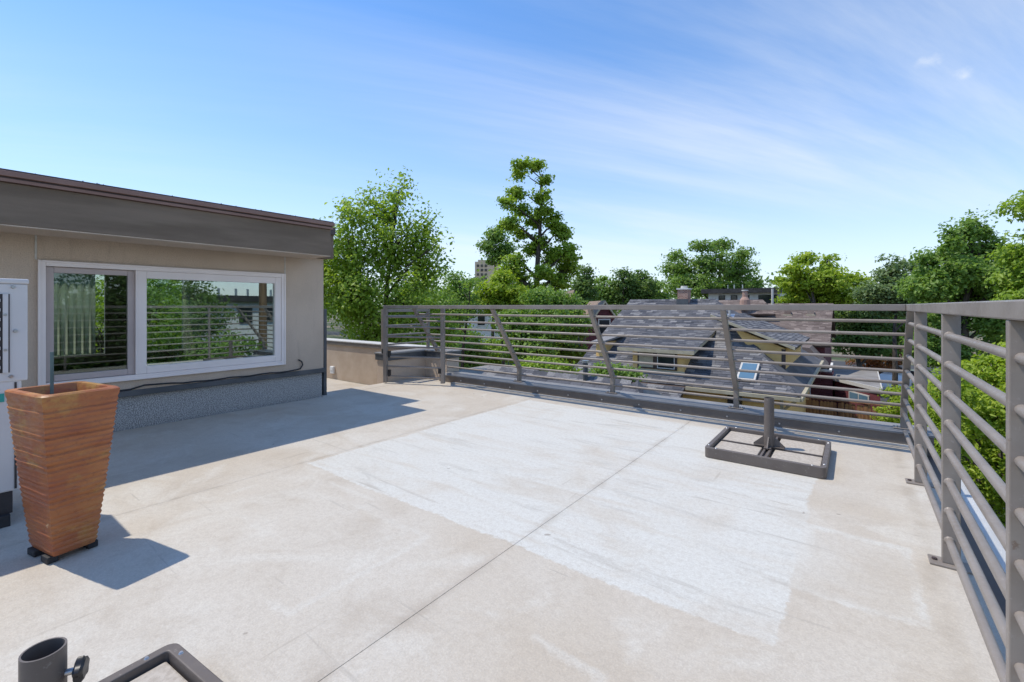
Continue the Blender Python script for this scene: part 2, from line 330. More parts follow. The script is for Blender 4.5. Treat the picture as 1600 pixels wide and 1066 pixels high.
M['cream_trim'] = simple('cream_trim', (0.44, 0.38, 0.26), (0.52, 0.46, 0.33), 5, 0.6)
M['maroon'] = siding_material('maroon_siding', (0.115, 0.028, 0.036), (0.145, 0.038, 0.046), 0.2)
M['brown_trim'] = simple('dark_brown_trim', (0.06, 0.04, 0.033), (0.09, 0.06, 0.05), 5, 0.6)
M['tan_roof'] = shingle_material('tan_roof', (0.24, 0.17, 0.14), (0.33, 0.25, 0.20), (0.38, 0.30, 0.25))
M['bluegrey'] = siding_material('blue_grey_siding', (0.13, 0.15, 0.175), (0.16, 0.18, 0.205), 0.16)
M['whitewall'] = simple('white_render', (0.66, 0.65, 0.62), (0.74, 0.73, 0.70), 1.5, 0.8)
M['dark_roof'] = simple('dark_flat_roof', (0.035, 0.033, 0.033), (0.06, 0.056, 0.055), 3, 0.8)
M['membrane'] = simple('flat_roof_membrane', (0.21, 0.195, 0.18), (0.29, 0.275, 0.255), 1.2, 0.9, lo=0.3, hi=0.7)
def brick_material():
    m, nt, n, l, p = newmat('chimney_brick')
    tc = n.new('ShaderNodeTexCoord'); b = n.new('ShaderNodeTexBrick'); mpn = n.new('ShaderNodeMapping'); mpn.inputs['Rotation'].default_value = (math.radians(90), 0, 0)
    l.new(tc.outputs['Object'], mpn.inputs[0]); l.new(mpn.outputs[0], b.inputs['Vector'])
    b.inputs['Color1'].default_value = (0.30, 0.125, 0.08, 1); b.inputs['Color2'].default_value = (0.42, 0.23, 0.16, 1); b.inputs['Mortar'].default_value = (0.42, 0.38, 0.34, 1)
    b.inputs['Scale'].default_value = 4.5; b.inputs['Mortar Size'].default_value = 0.03; l.new(b.outputs[0], p.inputs['Base Color']); p.inputs['Roughness'].default_value = 0.9
    return m
M['brick'] = brick_material()
M['tower'] = simple('tower_concrete', (0.66, 0.50, 0.34), (0.72, 0.55, 0.38), 0.05, 0.9)
M['tower_dark'] = simple('tower_recess', (0.10, 0.085, 0.07), (0.14, 0.12, 0.10), 0.2, 0.8)
M['cedar'] = simple('weathered_cedar', (0.24, 0.105, 0.042), (0.48, 0.26, 0.12), 3, 0.85, sc=(6, 6, .5), lo=0.3, hi=0.7)
M['cedar_b'] = simple('dark_cedar', (0.15, 0.06, 0.03), (0.32, 0.15, 0.07), 3, 0.85, sc=(6, 6, .5), lo=0.3, hi=0.7)
M['pole_wood'] = simple('utility_pole_wood', (0.15, 0.09, 0.05), (0.24, 0.15, 0.085), 4, 0.9, sc=(5, 5, .5))
M['bark'] = simple('bark', (0.035, 0.027, 0.021), (0.10, 0.08, 0.062), 9, 0.95, bscale=14, bstr=1, bdist=0.03, sc=(1, 1, .35))
M['asphalt'] = simple('asphalt', (0.045, 0.045, 0.047), (0.07, 0.07, 0.07), 2, 0.9)
M['black_car'] = simple('black_car_paint', (0.01, 0.01, 0.012), (0.014, 0.014, 0.016), 3, 0.15)
M['white_car'] = simple('white_car_paint', (0.75, 0.75, 0.75), (0.8, 0.8, 0.8), 3, 0.2)
M['headlight'] = simple('headlight_lens', (0.5, 0.5, 0.5), (0.6, 0.6, 0.6), 3, 0.1)
def ground_material():
    m, nt, n, l, p = newmat('yard_ground')
    col = mixc(nt, mrange(nt, noise(nt, 0.12, 6), 0.42, 0.60), (0.055, 0.085, 0.025), (0.30, 0.235, 0.165))
    col = mixc(nt, mrange(nt, noise(nt, 1.3, 6), 0.35, 0.7, 0.5, 0), col, (0.04, 0.05, 0.02))
    l.new(col, p.inputs['Base Color']); p.inputs['Roughness'].default_value = 0.95
    return m
M['ground'] = ground_material()
def leaf_material(name, ca, cb, cc, trans=0.46):
    m, nt, n, l, p = newmat(name)
    a = n.new('ShaderNodeAttribute'); a.attribute_name = 'tone'
    col = mixc(nt, a.outputs['Fac'], ca, cb); col = mixc(nt, mrange(nt, a.outputs['Fac'], 0.72, 1.0), col, cc)
    l.new(col, p.inputs['Base Color']); p.inputs['Roughness'].default_value = 0.48; p.inputs['Specular IOR Level'].default_value = 0.35
    o = [x for x in n if x.type == 'OUTPUT_MATERIAL'][0]
    t = n.new('ShaderNodeBsdfTranslucent'); l.new(mixc(nt, 1.0, col, (1.15, 1.2, 0.6), 'MULTIPLY'), t.inputs[0])
    mx = n.new('ShaderNodeMixShader'); mx.inputs[0].default_value = trans; l.new(p.outputs[0], mx.inputs[1]); l.new(t.outputs[0], mx.inputs[2]); l.new(mx.outputs[0], o.inputs[0])
    return m
L = {
 'fresh':  leaf_material('fresh_leaf', (0.225, 0.340, 0.038), (0.345, 0.470, 0.064), (0.48, 0.58, 0.11)),
 'mid':    leaf_material('mid_green_leaf', (0.160, 0.275, 0.050), (0.275, 0.405, 0.085), (0.38, 0.50, 0.14)),
 'deep':   leaf_material('deep_green_leaf', (0.105, 0.185, 0.048), (0.185, 0.280, 0.075), (0.26, 0.35, 0.105)),
 'grey':   leaf_material('grey_green_leaf', (0.150, 0.225, 0.090), (0.240, 0.325, 0.135), (0.32, 0.40, 0.18)),
 'lime':   leaf_material('lime_leaf', (0.260, 0.370, 0.030), (0.400, 0.510, 0.050), (0.56, 0.62, 0.09)),
 'russet': leaf_material('russet_leaf', (0.24, 0.085, 0.035), (0.33, 0.14, 0.06), (0.16, 0.19, 0.04)),
}

# ------------------------------------------------------------------ the deck and its own building
deck = tag(box(-4.999, 0.405, -4.0, 4.56, -0.25, -0.012).build('roof_deck', M['membrane']), 'flat roof deck coated in beige membrane', kind='structure')
xs = [-4.998, -2.99, -1.21, 0.404]
gaps = [0.001, 0.0008, 0.0009, 0.001]
for i in range(3):
    box(xs[i] + gaps[i], xs[i + 1] - gaps[i + 1], -3.99, 4.555, -0.012, 0.0).build('deck_panel', M['deck'], deck, bevel=0.0008, seg=1)
box(-5.222, -5.0035, 2.953, 4.7, -0.012, 0.0).build('deck_panel', M['deck'], deck)
box(-4.997, -4.45, 4.558, 4.74, -0.012, 0.0).build('deck_panel', M['deck'], deck)
tag(box(-9.2, -5.225, 2.965, 4.99, -0.60, -0.355).build('stair_landing', M['deck']), 'sunken landing beside the roof deck', kind='structure')
base = thing('building_storey', 'stucco storey carrying the roof deck', 'building', (-4, 0, GROUND))
box(-9.2, 0.385, -4.0, 5.0, GROUND, -0.62).build('wall', M['stucco'], base)
box(-5.221, -5.003, 2.966, 4.99, -0.619, -0.013).build('deck_edge', M['stucco_parapet'], base)

# rooftop room with the window
room = thing('rooftop_room', 'brown stucco rooftop room with a wide white framed window', 'building', (-7, 0.5, 0))
WX = -5.0; YN = -3.4; YF = 2.95
wy0, wy1, wz0, wz1 = 0.612, 2.481, 0.436, 1.405
wt = 0.16
w = MB(); w.box(WX - wt, WX, YN, wy0, 0.30, 1.62); w.box(WX - wt, WX, wy1, YF, 0.30, 1.62)
w.box(WX - wt, WX, wy0, wy1, 0.30, wz0); w.box(WX - wt, WX, wy0, wy1, wz1, 1.62)
w.build('wall', M['stucco'], room)
w = MB()                                            # rear wall with two openings, the curtained one widened to let in more light
rx0, rx1 = -9.11, -9.052
segs = [(YN, 0.2), (1.80, 2.12), (2.80, YF)]
for a, b in segs: w.box(rx0, rx1, a, b, -0.6, 1.62)
for a, b in ((0.2, 1.80), (2.12, 2.80)): w.box(rx0, rx1, a, b, -0.6, 0.35); w.box(rx0, rx1, a, b, 1.58, 1.62)
w.build('rear_wall', M['room'], room)
box(-9.05, WX - wt - 0.002, YF - 0.15, YF, -0.34, 1.62).build('side_wall', M['stucco'], room)
box(-9.05, WX - wt - 0.002, YN, YN + 0.15, -0.34, 1.62).build('side_wall', M['room'], room)
box(-9.04, WX - wt - 0.002, YN + 0.151, YF - 0.151, -0.6, -0.4).build('floor', M['room_floor'], room)
box(WX - 0.20, WX - 0.035, YN, YF, -0.011, 0.283).build('curb', M['curb'], room)
box(WX - 0.20, WX + 0.012, YN, YF + 0.03, 0.284, 0.335).build('ledge_flashing', M['flashing'], room, bevel=0.004)
# roof: slab, deep eave fascia in front, drip edge in two bands, gravel on top
box(-9.112, -4.92, YN, 3.03, 1.625, 1.90).build('roof_slab', M['fascia'], room)
ev = box(-4.915, -4.5, YN, 2.74, 1.605, 1.885).build('eave', M['fascia'], room, bevel=0.006)
box(-4.914, -4.502, YN, 2.738, 1.597, 1.6045).build('soffit', M['stucco'], ev)
box(-4.56, -4.478, YN, 2.755, 1.887, 1.908).build('drip_edge', M['drip'], ev)
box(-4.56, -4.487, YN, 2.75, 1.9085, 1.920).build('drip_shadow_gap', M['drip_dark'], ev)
box(-4.56, -4.462, YN, 2.765, 1.9205, 1.956).build('drip_edge', M['drip'], ev, bevel=0.003)
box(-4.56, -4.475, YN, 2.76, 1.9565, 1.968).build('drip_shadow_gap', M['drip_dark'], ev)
box(-9.112, -4.561, YN, 2.765, 1.9005, 1.955).build('roof_covering', M['gravel_roof'], room)
box(-9.112, -4.885, 2.766, 3.035, 1.9005, 1.985).build('roof_end_cap', M['drip_dark'], room, bevel=0.004)
gs = MB(); rg = random.Random(4)
for i in range(500):
    y = rg.uniform(YN, 2.75); x = rg.uniform(-4.70, -4.49); s = rg.uniform(0.004, 0.012); z = 1.966 if x > -4.56 else 1.956
    gs.add([(x - s, y - s, z), (x + s, y - s, z), (x, y + s, z), (x, y, z + s * 1.3)], [(0, 1, 3), (1, 2, 3), (2, 0, 3)])
tag(gs.build('roof_gravel', M['gravel_roof'], room), kind='stuff')
box(WX + 0.001, WX + 0.006, 0.585, 0.597, 1.42, 1.618).build('control_joint', M['caulk'], room)
box(WX + 0.001, WX + 0.005, 2.490, 2.500, 1.41, 1.618).build('control_joint', M['caulk'], room)
box(-5.12, -5.05, 2.985, 3.025, -0.2, 1.03).build('downspout', M['flashing'], room, bevel=0.006)
# window: outer frame, taupe sliding sash on the left, fixed light on the right
def frame(name, y0, y1, z0, z1, wd, x0, x1, m, parent, bev=0.004, wb=None):
    wb = wb or wd
    f = MB(); f.box(x0, x1, y0, y0 + wd, z0, z1); f.box(x0, x1, y1 - wd, y1, z0, z1)
    f.box(x0, x1, y0 + wd + .0004, y1 - wd - .0004, z0, z0 + wb); f.box(x0, x1, y0 + wd + .0004, y1 - wd - .0004, z1 - wd, z1)
    return f.build(name, m, parent, bevel=bev)
win = frame('window', wy0, wy1, wz0, wz1, 0.032, WX - 0.06, WX + 0.022, M['vinyl'], room)
frame('frame_lip', wy0 - 0.012, wy1 + 0.012, wz0 - 0.012, wz1 + 0.012, 0.016, WX + 0.0005, WX + 0.030, M['vinyl'], win, 0.003)
frame('sliding_sash', wy0 + 0.034, 1.192, wz0 + 0.034, wz1 - 0.034, 0.046, WX - 0.055, WX - 0.012, M['vinyl_sash'], win, wb=0.05)
box(WX - 0.040, WX - 0.034, wy0 + 0.078, 1.148, wz0 + 0.08, wz1 - 0.078).build('window_pane', M['glass_screen'], win)
box(WX - 0.055, WX + 0.024, 1.193, 1.206, wz0 + 0.0325, wz1 - 0.0325).build('meeting_stile', M['vinyl'], win, bevel=0.002)
frame('fixed_sash', 1.207, wy1 - 0.033, wz0 + 0.033, wz1 - 0.033, 0.064, WX - 0.05, WX + 0.014, M['vinyl'], win)
box(WX - 0.020, WX - 0.014, 1.268, wy1 - 0.094, wz0 + 0.094, wz1 - 0.094).build('window_pane', M['glass'], win)
# cable along the ledge
cb = MB(); pts = []
for i in range(34):
    t = i / 33; y = -0.6 + t * 3.22
    pts.append((WX + 0.016 + 0.006 * math.sin(i * 1.7), y, 0.342 + 0.010 * math.sin(i * 0.9) ** 2 + (0.018 if 18 < i < 22 else 0)))
pts += [(WX + 0.02, 2.66, 0.36), (WX + 0.022, 2.685, 0.40), (WX + 0.02, 2.675, 0.44), (WX + 0.012, 2.64, 0.462)]
tag(cb.tube(pts, 0.0075, 6).build('cable', M['black_rubber'], smooth=True), 'black cable lying along the ledge below the window with a curled end', 'cable')
# furnishings seen through the glass
cu = MB()
yy = [1.18 + 0.50 * i / 60 for i in range(61)]; row = []
for y in yy: row.append(-9.0 + 0.016 * math.sin((y - 1.2) * 75) + 0.006 * math.sin(y * 151))
vs = [(x, y, z) for z in (0.36, 1.57) for x, y in zip(row, yy)]
cu.add(vs, [(i, i + 1, 62 + i, 61 + i) for i in range(60)])
cu_o = cu.build('curtain', M['curtain'], smooth=True)
sm = cu_o.modifiers.new('thick', 'SOLIDIFY'); sm.thickness = 0.003
tag(cu_o, 'pale pleated curtain hanging inside the room', 'curtain')
sf = thing('sofa', 'dark sofa inside the rooftop room behind the window', 'sofa', (-7.2, 1.2, -0.4))
box(-7.6, -6.7, 0.3, 2.3, -0.398, 0.02).build('seat', M['sofa'], sf, bevel=0.05, seg=3)
box(-6.7, -6.45, 0.3, 2.3, -0.398, 0.46).build('backrest', M['sofa'], sf, bevel=0.05, seg=3)
box(-7.6, -6.45, 0.08, 0.299, -0.398, 0.28).build('armrest', M['sofa'], sf, bevel=0.05, seg=3)
box(-7.6, -6.45, 2.301, 2.5, -0.398, 0.28).build('armrest', M['sofa'], sf, bevel=0.05, seg=3)
rod = thing('curtain_rod', 'pale curtain rail above the pleated curtain', 'curtain rail', (-9.0, 1.4, 1.58))
MB().tube([(-9.0, 0.6, 1.585), (-9.0, 1.95, 1.585)], 0.012, 8).build('rod', M['white'], rod)
box(-9.05, -8.99, 1.0, 1.02, 1.55, 1.572).build('bracket', M['white'], rod); box(-9.05, -8.99, 1.85, 1.87, 1.55, 1.572).build('bracket', M['white'], rod)

# parapets at the far left
pw = thing('parapet', 'tan stucco parapet wall with grey metal cap beyond the landing', 'wall', (-7, 5.1, -0.355))
box(-9.2, -5.452, 5.0, 5.22, -0.354, 0.315).build('wall', M['stucco_parapet'], pw)
box(-9.2, -5.452, 4.975, 5.245, 0.3155, 0.385).build('cap_fascia', M['kerb_face'], pw)
box(-9.2, -5.452, 4.965, 5.255, 0.3855, 0.405).build('metal_cap', M['caulk'], pw, bevel=0.003)
ou = thing('outlet_cover', 'white weatherproof outlet box low on the tan parapet', 'outlet', (-8.2, 4.99, -0.2))
ox = onY(520, 578, 4.99)
box(ox.x - 0.06, ox.x + 0.06, 4.965, 4.999, ox.z - 0.07, ox.z + 0.07).build('housing', M['white'], ou, bevel=0.008)
box(ox.x - 0.05, ox.x + 0.05, 4.955, 4.9648, ox.z - 0.005, ox.z + 0.06).build('lid', M['white'], ou, bevel=0.004)
pr = thing('parapet', 'grey shaded corner parapet behind the metal gate', 'wall', (-5.2, 4.6, 0))
p = MB(); p.box(-5.45, -5.226, 4.04, 5.0, -0.355, 0.30); p.build('wall', M['stucco'], pr)
box(-5.224, -4.76, 4.742, 5.0, 0.0005, 0.30).build('wall', M['stucco'], pr)
q = MB(); q.box(-5.47, -5.206, 4.02, 5.02, 0.3005, 0.385); q.box(-5.2055, -4.74, 4.722, 5.02, 0.3005, 0.385); q.build('cap_fascia', M['flashing'], pr)
q = MB(); q.box(-5.48, -5.196, 4.01, 5.03, 0.3855, 0.405); q.box(-5.1955, -4.73, 4.712, 5.03, 0.3855, 0.405); q.build('metal_cap', M['kerb_top'], pr, bevel=0.003)

# ------------------------------------------------------------------ kerb and railings
kb = thing('roof_kerb', 'metal capped kerb along the far deck edge', 'kerb', (-2, 4.7, 0))
box(-4.72, 0.46, 4.57, 4.86, -0.24, 0.062).build('kerb_body', M['kerb_face'], kb)
box(-4.72, 0.47, 4.552, 4.569, -0.004, 0.088).build('face_flashing', M['kerb_face'], kb, bevel=0.003)
box(-4.72, 0.475, 4.545, 4.875, 0.0885, 0.104).build('metal_cap', M['kerb_top'], kb, bevel=0.004)
box(-4.44, 0.40, 4.515, 4.5515, 0.0005, 0.012).build('gravel_stop', M['caulk'], kb, bevel=0.002)
for i in range(12):
    x = -4.3 + i * 0.42
    MB().tube([(x, 4.552, 0.045), (x, 4.545, 0.045)], [0.010, 0.006], 8).build('screw', M['steel'], kb, smooth=True)

def lean(z):                                         # far railing: upright foot, then leaning in over the deck
    z0, z1 = 0.28, 1.052
    return 4.70 if z < z0 else 4.70 - (z - z0) / (z1 - z0) * 0.54
RX = 0.31
fr = thing('railing', 'brown grey metal railing along the far deck edge with posts leaning inwards', 'railing', (-2, 4.7, 0.1))
MB().bar((-4.80, 4.16, 1.052), (RX - 0.026, 4.16, 1.052), 0.048, 0.046).build('top_rail', M['rail'], fr, bevel=0.004)
fx = [-4.80, -3.42, -2.14, -0.89, RX]
for x in fx:
    b = MB(); w_ = 0.042; t_ = 0.05
    prof = [(4.70 - t_/2, 0.112), (4.70 + t_/2, 0.112), (4.70 + t_/2, 0.29), (4.16 + t_/2, 1.027), (4.16 - t_/2 + 0.004, 1.027), (4.70 - t_/2, 0.27)]
    z0 = 0.40 if x < -4.5 else 0.10
    prof = [(y, max(z, z0 + 0.012)) for y, z in prof]
    if z0 > 0.3: prof = [(lean(.412) - .03, .412), (lean(.412) + .03, .412), (4.16 + t_/2, 1.027), (4.16 - t_/2, 1.027)]
    po = b.prism([(x - w_/2, y, z) for y, z in prof], (w_, 0, 0)).build('post', M['rail'], fr, bevel=0.003)
    yb = 4.70 if z0 < 0.3 else lean(.412) + .13
    if z0 > 0.3: yb = 4.80
    box(x - 0.065, x + 0.065, yb - 0.05, yb + 0.05, z0 + 0.005, z0 + 0.0118).build('foot_plate', M['rail'], po, bevel=0.002)
    if z0 < 0.3:
        for sx in (-0.05, 0.05): MB().tube([(x + sx, yb - 0.02, z0 + 0.0119), (x + sx, yb - 0.02, z0 + 0.026)], 0.011, 6).build('bolt', M['steel'], po)
for i in range(9):
    z = 0.955 - 0.0955 * i; y = lean(z) - 0.006
    MB().tube([(-4.80 if z > .42 else -4.70, y, z), (RX - 0.01, y, z)], 0.0125, 10).build('rail', M['rail'], fr, smooth=True)

rr = thing('railing', 'grey metal railing along the right side of the deck with upright posts', 'railing', (RX, 2, 0))
MB().bar((RX, -2.9, 1.052), (RX, 4.186, 1.052), 0.05, 0.046).build('top_rail', M['rail'], rr, bevel=0.004)
for y in (3.64, 2.57, 1.562, 0.45, -0.65, -1.75, -2.85):
    po = box(RX - 0.022, RX + 0.034, y - 0.014, y + 0.014, 0.009, 1.0285).build('post', M['rail'], rr, bevel=0.003)
    box(RX - 0.062, RX + 0.07, y - 0.042, y + 0.042, 0.001, 0.0088).build('foot_plate', M['rail'], po, bevel=0.002)
    MB().tube([(RX - 0.044, y, 0.009), (RX - 0.044, y, 0.016)], 0.009, 6).build('bolt', M['drip_dark'], po)
for i in range(8):
    z = 0.94 - 0.1195 * i
    MB().tube([(RX, -2.9, z), (RX, lean(z) if i < 7 else 4.60, z)], 0.0135, 12).build('rail', M['rail'], rr, smooth=True)
for i in range(8):
    z = 0.94 - 0.1195 * i
    for y in (3.64, 2.57):
        wb_ = MB(); wb_.tube([(RX, y - 0.0205, z), (RX, y - 0.0135, z)], [0.0140, 0.0185], 10); wb_.build('weld', M['rail'], rr, smooth=True)
# edge trim outside the right railing
et = thing('edge_trim', 'grey metal edge trim with perforated gutter guard outside the right railing', 'edge trim', (0.45, 1, -0.05))
box(0.406, 0.475, -4.0, 4.5, -0.12, -0.045).build('metal_cap', M['drip_dark'], et, bevel=0.004)
box(0.565, 0.58, -4.0, 4.5, -0.16, -0.038).build('gutter_lip', M['white'], et, bevel=0.003)
box(0.476, 0.564, -4.0, 4.5, -0.16, -0.15).build('gutter_bed', M['drip_dark'], et)
g = MB()
for i in range(250): y = 1.5 + i * 0.012; g.box(0.48, 0.564, y, y + 0.006, -0.056, -0.05)
for i in range(4): x = 0.487 + i * 0.022; g.box(x, x + 0.005, 1.5, 4.5, -0.0615, -0.0565)
g.build('gutter_guard', M['white'], et)

# gate, swung a little, and the short side railing behind it
A = Vector((-5.17, 3.97)); B = Vector((-4.38, 4.29))
gt = thing('gate', 'brown grey metal gate of horizontal bars at the far left deck corner', 'gate', (A.x, A.y, 0))
def gp(t, z): v = A.lerp(B, t); return (v.x, v.y, z)
dv = (B - A).normalized(); nrm = Vector((dv.x, dv.y, 0))
for t in (0, 1): MB().bar(gp(t, 0.012 if t == 0 else 0.035), gp(t, 1.03), 0.05, 0.05, up=(dv.x, dv.y, 0)).build('post', M['rail'], gt, bevel=0.003)
MB().bar(gp(-0.03, 1.052), gp(1.03, 1.052), 0.05, 0.044).build('top_rail', M['rail'], gt, bevel=0.003)
for i in range(7): MB().tube([gp(0, 0.915 - 0.136 * i), gp(1, 0.915 - 0.136 * i)], 0.013, 10).build('rail', M['rail'], gt, smooth=True)
box(A.x - 0.11, A.x - 0.028, 3.985, 4.02, 0.40, 0.47).build('latch', M['black_plastic'], gt, bevel=0.004)
for z in (0.10, 0.36): MB().tube([gp(0.07, z), gp(0.07, z + 0.09)], 0.022, 8).build('hinge', M['black_plastic'], gt, smooth=True)
MB().bar(gp(0.93, 0.20), gp(0.985, 0.20), 0.05, 0.07).build('latch_plate', M['black_plastic'], gt)
sr = thing('railing', 'short metal side railing on the corner parapet behind the gate', 'railing', (-5.33, 4.5, 0.4))
for z in (0.92, 0.785, 0.65, 0.515): MB().tube([(-5.33, 4.05, z), (-5.33, 4.90, z)], 0.013, 8).build('rail', M['rail'], sr, smooth=True)
for y in (4.05, 4.90): MB().bar((-5.33, y, 0.406), (-5.33, y, 0.98), 0.04, 0.04).build('post', M['rail'], sr, bevel=0.003)
MB().bar((-5.33, 4.03, 1.0), (-5.33, 4.92, 1.0), 0.045, 0.04).build('top_rail', M['rail'], sr, bevel=0.003)

# ------------------------------------------------------------------ things on the deck
def umbrella_base(cx, cy, tube_h, label, slab_z, knob):
    t = thing('umbrella_base', label, 'umbrella base', (cx, cy, 0), 'umbrella bases on the deck')
    h = 0.355; k = 0.03; H_ = 0.072
    fr_ = MB()
    outer = [(-h, -h), (h, -h), (h, h), (-h, h)]
    r = 0.03
    def rounded(hh, rr_):
        pts = []
        for (sx, sy), a0 in zip(((1, 1), (-1, 1), (-1, -1), (1, -1)), (0, 90, 180, 270)):
            for j in range(5):
                a = math.radians(a0 + j * 22.5); pts.append((cx + sx * (hh - rr_) + rr_ * math.cos(a), cy + sy * (hh - rr_) + rr_ * math.sin(a)))
        return pts
    o_ = rounded(h, r); i_ = rounded(h - k, 0.008); n = len(o_)
    vs = [(*p_, 0.002) for p_ in o_] + [(*p_, H_) for p_ in o_] + [(*p_, H_) for p_ in i_] + [(*p_, 0.002) for p_ in i_]
    fs = []
    for a in range(4):
        b2 = (a + 1) % 4
        for j in range(n): fs.append((a*n + j, a*n + (j+1) % n, b2*n + (j+1) % n, b2*n + j))
    f_o = fr_.add(vs, fs).build('frame', M['umb'], t, bevel=0.004)
    for sx in (-1, 1):
        for sy in (-1, 1):
            for ox_, oy_ in ((0.075, 0.015), (0.015, 0.075)):
                x, y = cx + sx * (h - ox_), cy + sy * (h - oy_)
                MB().tube([(x, y, H_), (x, y, H_ + 0.004)], [0.007, 0.004], 8).build('screw', M['steel'], f_o, smooth=True)
    MB().bar((cx - h + k, cy, 0.035), (cx + h - k, cy, 0.035), 0.012 if not knob else 0.03, 0.03).build('cross_bar', M['umb'], t, bevel=0.002)
    c2 = MB(); c2.bar((cx - 0.016, cy - h + k, 0.037), (cx - 0.016, cy + h - k, 0.037), 0.014, 0.034); c2.bar((cx + 0.016, cy - h + k, 0.037), (cx + 0.016, cy + h - k, 0.037), 0.014, 0.034)
    c2.bar((cx, cy - h + k, 0.028), (cx, cy + h - k, 0.028), 0.02, 0.02); c2.build('cross_channel', M['umb'], t, bevel=0.002)
    for sx in (-1, 1):
        for sy in (-1, 1):
            x0, x1 = sorted((cx + sx * 0.040, cx + sx * (h - k - 0.006))); y0, y1 = sorted((cy + sy * 0.022, cy + sy * (h - k - 0.006)))
            box(x0, x1, y0, y1, 0.0015, slab_z).build('paver', M['paver'], t, bevel=0.006)
    m_ = MB()
    for a in range(4):
        d = Vector((math.cos(a * math.pi / 2), math.sin(a * math.pi / 2), 0)); s_ = d.cross(Vector((0, 0, 1))) * 0.004; c = Vector((cx, cy, 0))
        m_.prism([c + d * 0.03 + Vector((0, 0, 0.056)) - s_, c + d * 0.10 + Vector((0, 0, 0.056)) - s_, c + d * 0.10 + Vector((0, 0, 0.066)) - s_, c + d * 0.03 + Vector((0, 0, 0.13)) - s_], s_ * 2)
    m_.box(cx - 0.095, cx + 0.095, cy - 0.022, cy + 0.022, 0.0555, 0.060); m_.box(cx - 0.022, cx + 0.022, cy - 0.095, cy + 0.095, 0.0605, 0.064)
    m_.build('gusset', M['umb'], t)
    # hollow tube
    n = 28; ro, ri = 0.0325, 0.0292; vs = []
    tilt = 0.012
    for r_, zz, in ((ro, 0.06), (ro, tube_h), (ri, tube_h), (ri, 0.09)):
        for j in range(n):
            a = 2 * math.pi * j / n; vs.append((cx + r_ * math.cos(a), cy + r_ * math.sin(a), zz + 0))
    fs = []
    for a in range(3):
        for j in range(n): fs.append((a*n + j, a*n + (j+1) % n, (a+1)*n + (j+1) % n, (a+1)*n + j))
    fs.append(tuple(3 * n + j for j in range(n)))
    tb = MB().add(vs, fs).build('tube', M['umb'], t, smooth=True)
    if knob:
        kd = Vector((0.55, 0.83, 0)).normalized(); c = Vector((cx, cy, tube_h - 0.055))
        MB().tube([c + kd * 0.031, c + kd * 0.05], 0.006, 10).build('knob_bolt', M['steel'], tb, smooth=True)
        kn = MB(); x = Vector((0, 0, 1)); y = kd.cross(x); n = 30; rings = []
        for dd, s_ in ((0.046, 0.7), (0.049, 1.0), (0.058, 1.0), (0.062, 0.75)):
            rings.append([c + kd * dd + (x * math.cos(a) + y * math.sin(a)) * (0.021 + 0.003 * math.cos(5 * a)) * s_ for a in [2 * math.pi * j / n for j in range(n)]])
        vs = [v for r_ in rings for v in r_]; fs = [(a*n + j, a*n + (j+1) % n, (a+1)*n + (j+1) % n, (a+1)*n + j) for a in range(3) for j in range(n)] + [tuple(range(n)), tuple(3*n + j for j in range(n))]
        kn.add(vs, fs).build('knob', M['black_plastic'], tb, smooth=True)
    return t
umbrella_base(-0.49, 3.725, 0.405, 'square brown grey umbrella base with upright tube near the far railing', 0.045, False)
nb = umbrella_base(-1.225, 0.155, 0.412, 'umbrella base with open tube and black knob in the near left corner', 0.05, True)
nb.rotation_euler.z = math.radians(5)

# planter: square tapering pot with combed courses, on four feet
pt = thing('planter', 'tall tapered terracotta planter with combed brown glaze', 'planter', (-2.72, 0.38, 0))
ctr = Vector((-2.70, 0.385)); U = Vector((-0.17, 0.985)).normalized(); V = Vector((-0.985, -0.17)).normalized()
U = Vector((-0.20, 0.98)).normalized(); V = Vector((-U.y, U.x))
ctr_top = Vector((-2.55, 0.318)) + U * 0.128 + V * 0.175
KB = 0.006
def ringp(hs, z, wob=0.0, rr_=0.012, seed=0.0, n=10):
    pts = []
    cor = [(-1, -1), (1, -1), (1, 1), (-1, 1)]
    for c in range(4):
        a, b_ = cor[c], cor[(c + 1) % 4]
        for j in range(n):
            t = j / n; u = a[0] + (b_[0] - a[0]) * t; v = a[1] + (b_[1] - a[1]) * t
            k = 1.0
            if j == 0: k = 1 - rr_
            off = wob * (math.sin(seed + 3.1 * t + c * 2.3) + 0.5 * math.sin(seed * 1.7 + 9 * t + c))
            uu, vv = u * (hs * 1.06 - 0.014 - KB * (0.70 - z) ) * k, v * (hs * 1.30) * k
            pts.append((ctr_top.x + U.x * uu + V.x * vv, ctr_top.y + U.y * uu + V.y * vv, z + off))
    return pts
pl = MB(); rings = []; zb, zt = 0.030, 0.70; rp = random.Random(3); n4 = 40
NR = 90
for i in range(NR + 1):
    t = i / NR; z = zb + (zt - zb) * t; hs = 0.085 + (0.136 - 0.085) * t ** 0.92
    ph = (i % 3); rg_ = (0.0022 if ph == 0 else -0.0020 if ph == 1 else 0.0003) * rp.uniform(0.3, 1.25)
    if i > NR - 4: rg_ = 0.002
    if i == 0: hs -= 0.004
    rings.append(ringp(hs + rg_, z, 0.0016 if 2 < i < NR - 3 else 0.0, 0.035, i * 0.21))
rings.append(ringp(0.1325, zt + 0.006, 0, 0.04)); rings.append(ringp(0.112, zt + 0.006, 0, 0.05)); rings.append(ringp(0.108, zt - 0.004, 0, 0.05)); rings.append(ringp(0.092, zt - 0.16, 0, 0.05))
vs = [v for r_ in rings for v in r_]
fs = [(a*n4 + j, a*n4 + (j+1) % n4, (a+1)*n4 + (j+1) % n4, (a+1)*n4 + j) for a in range(len(rings) - 1) for j in range(n4)] + [tuple(range(n4))]
body = pl.add(vs, fs).build('pot', M['terracotta'], pt, smooth=True)
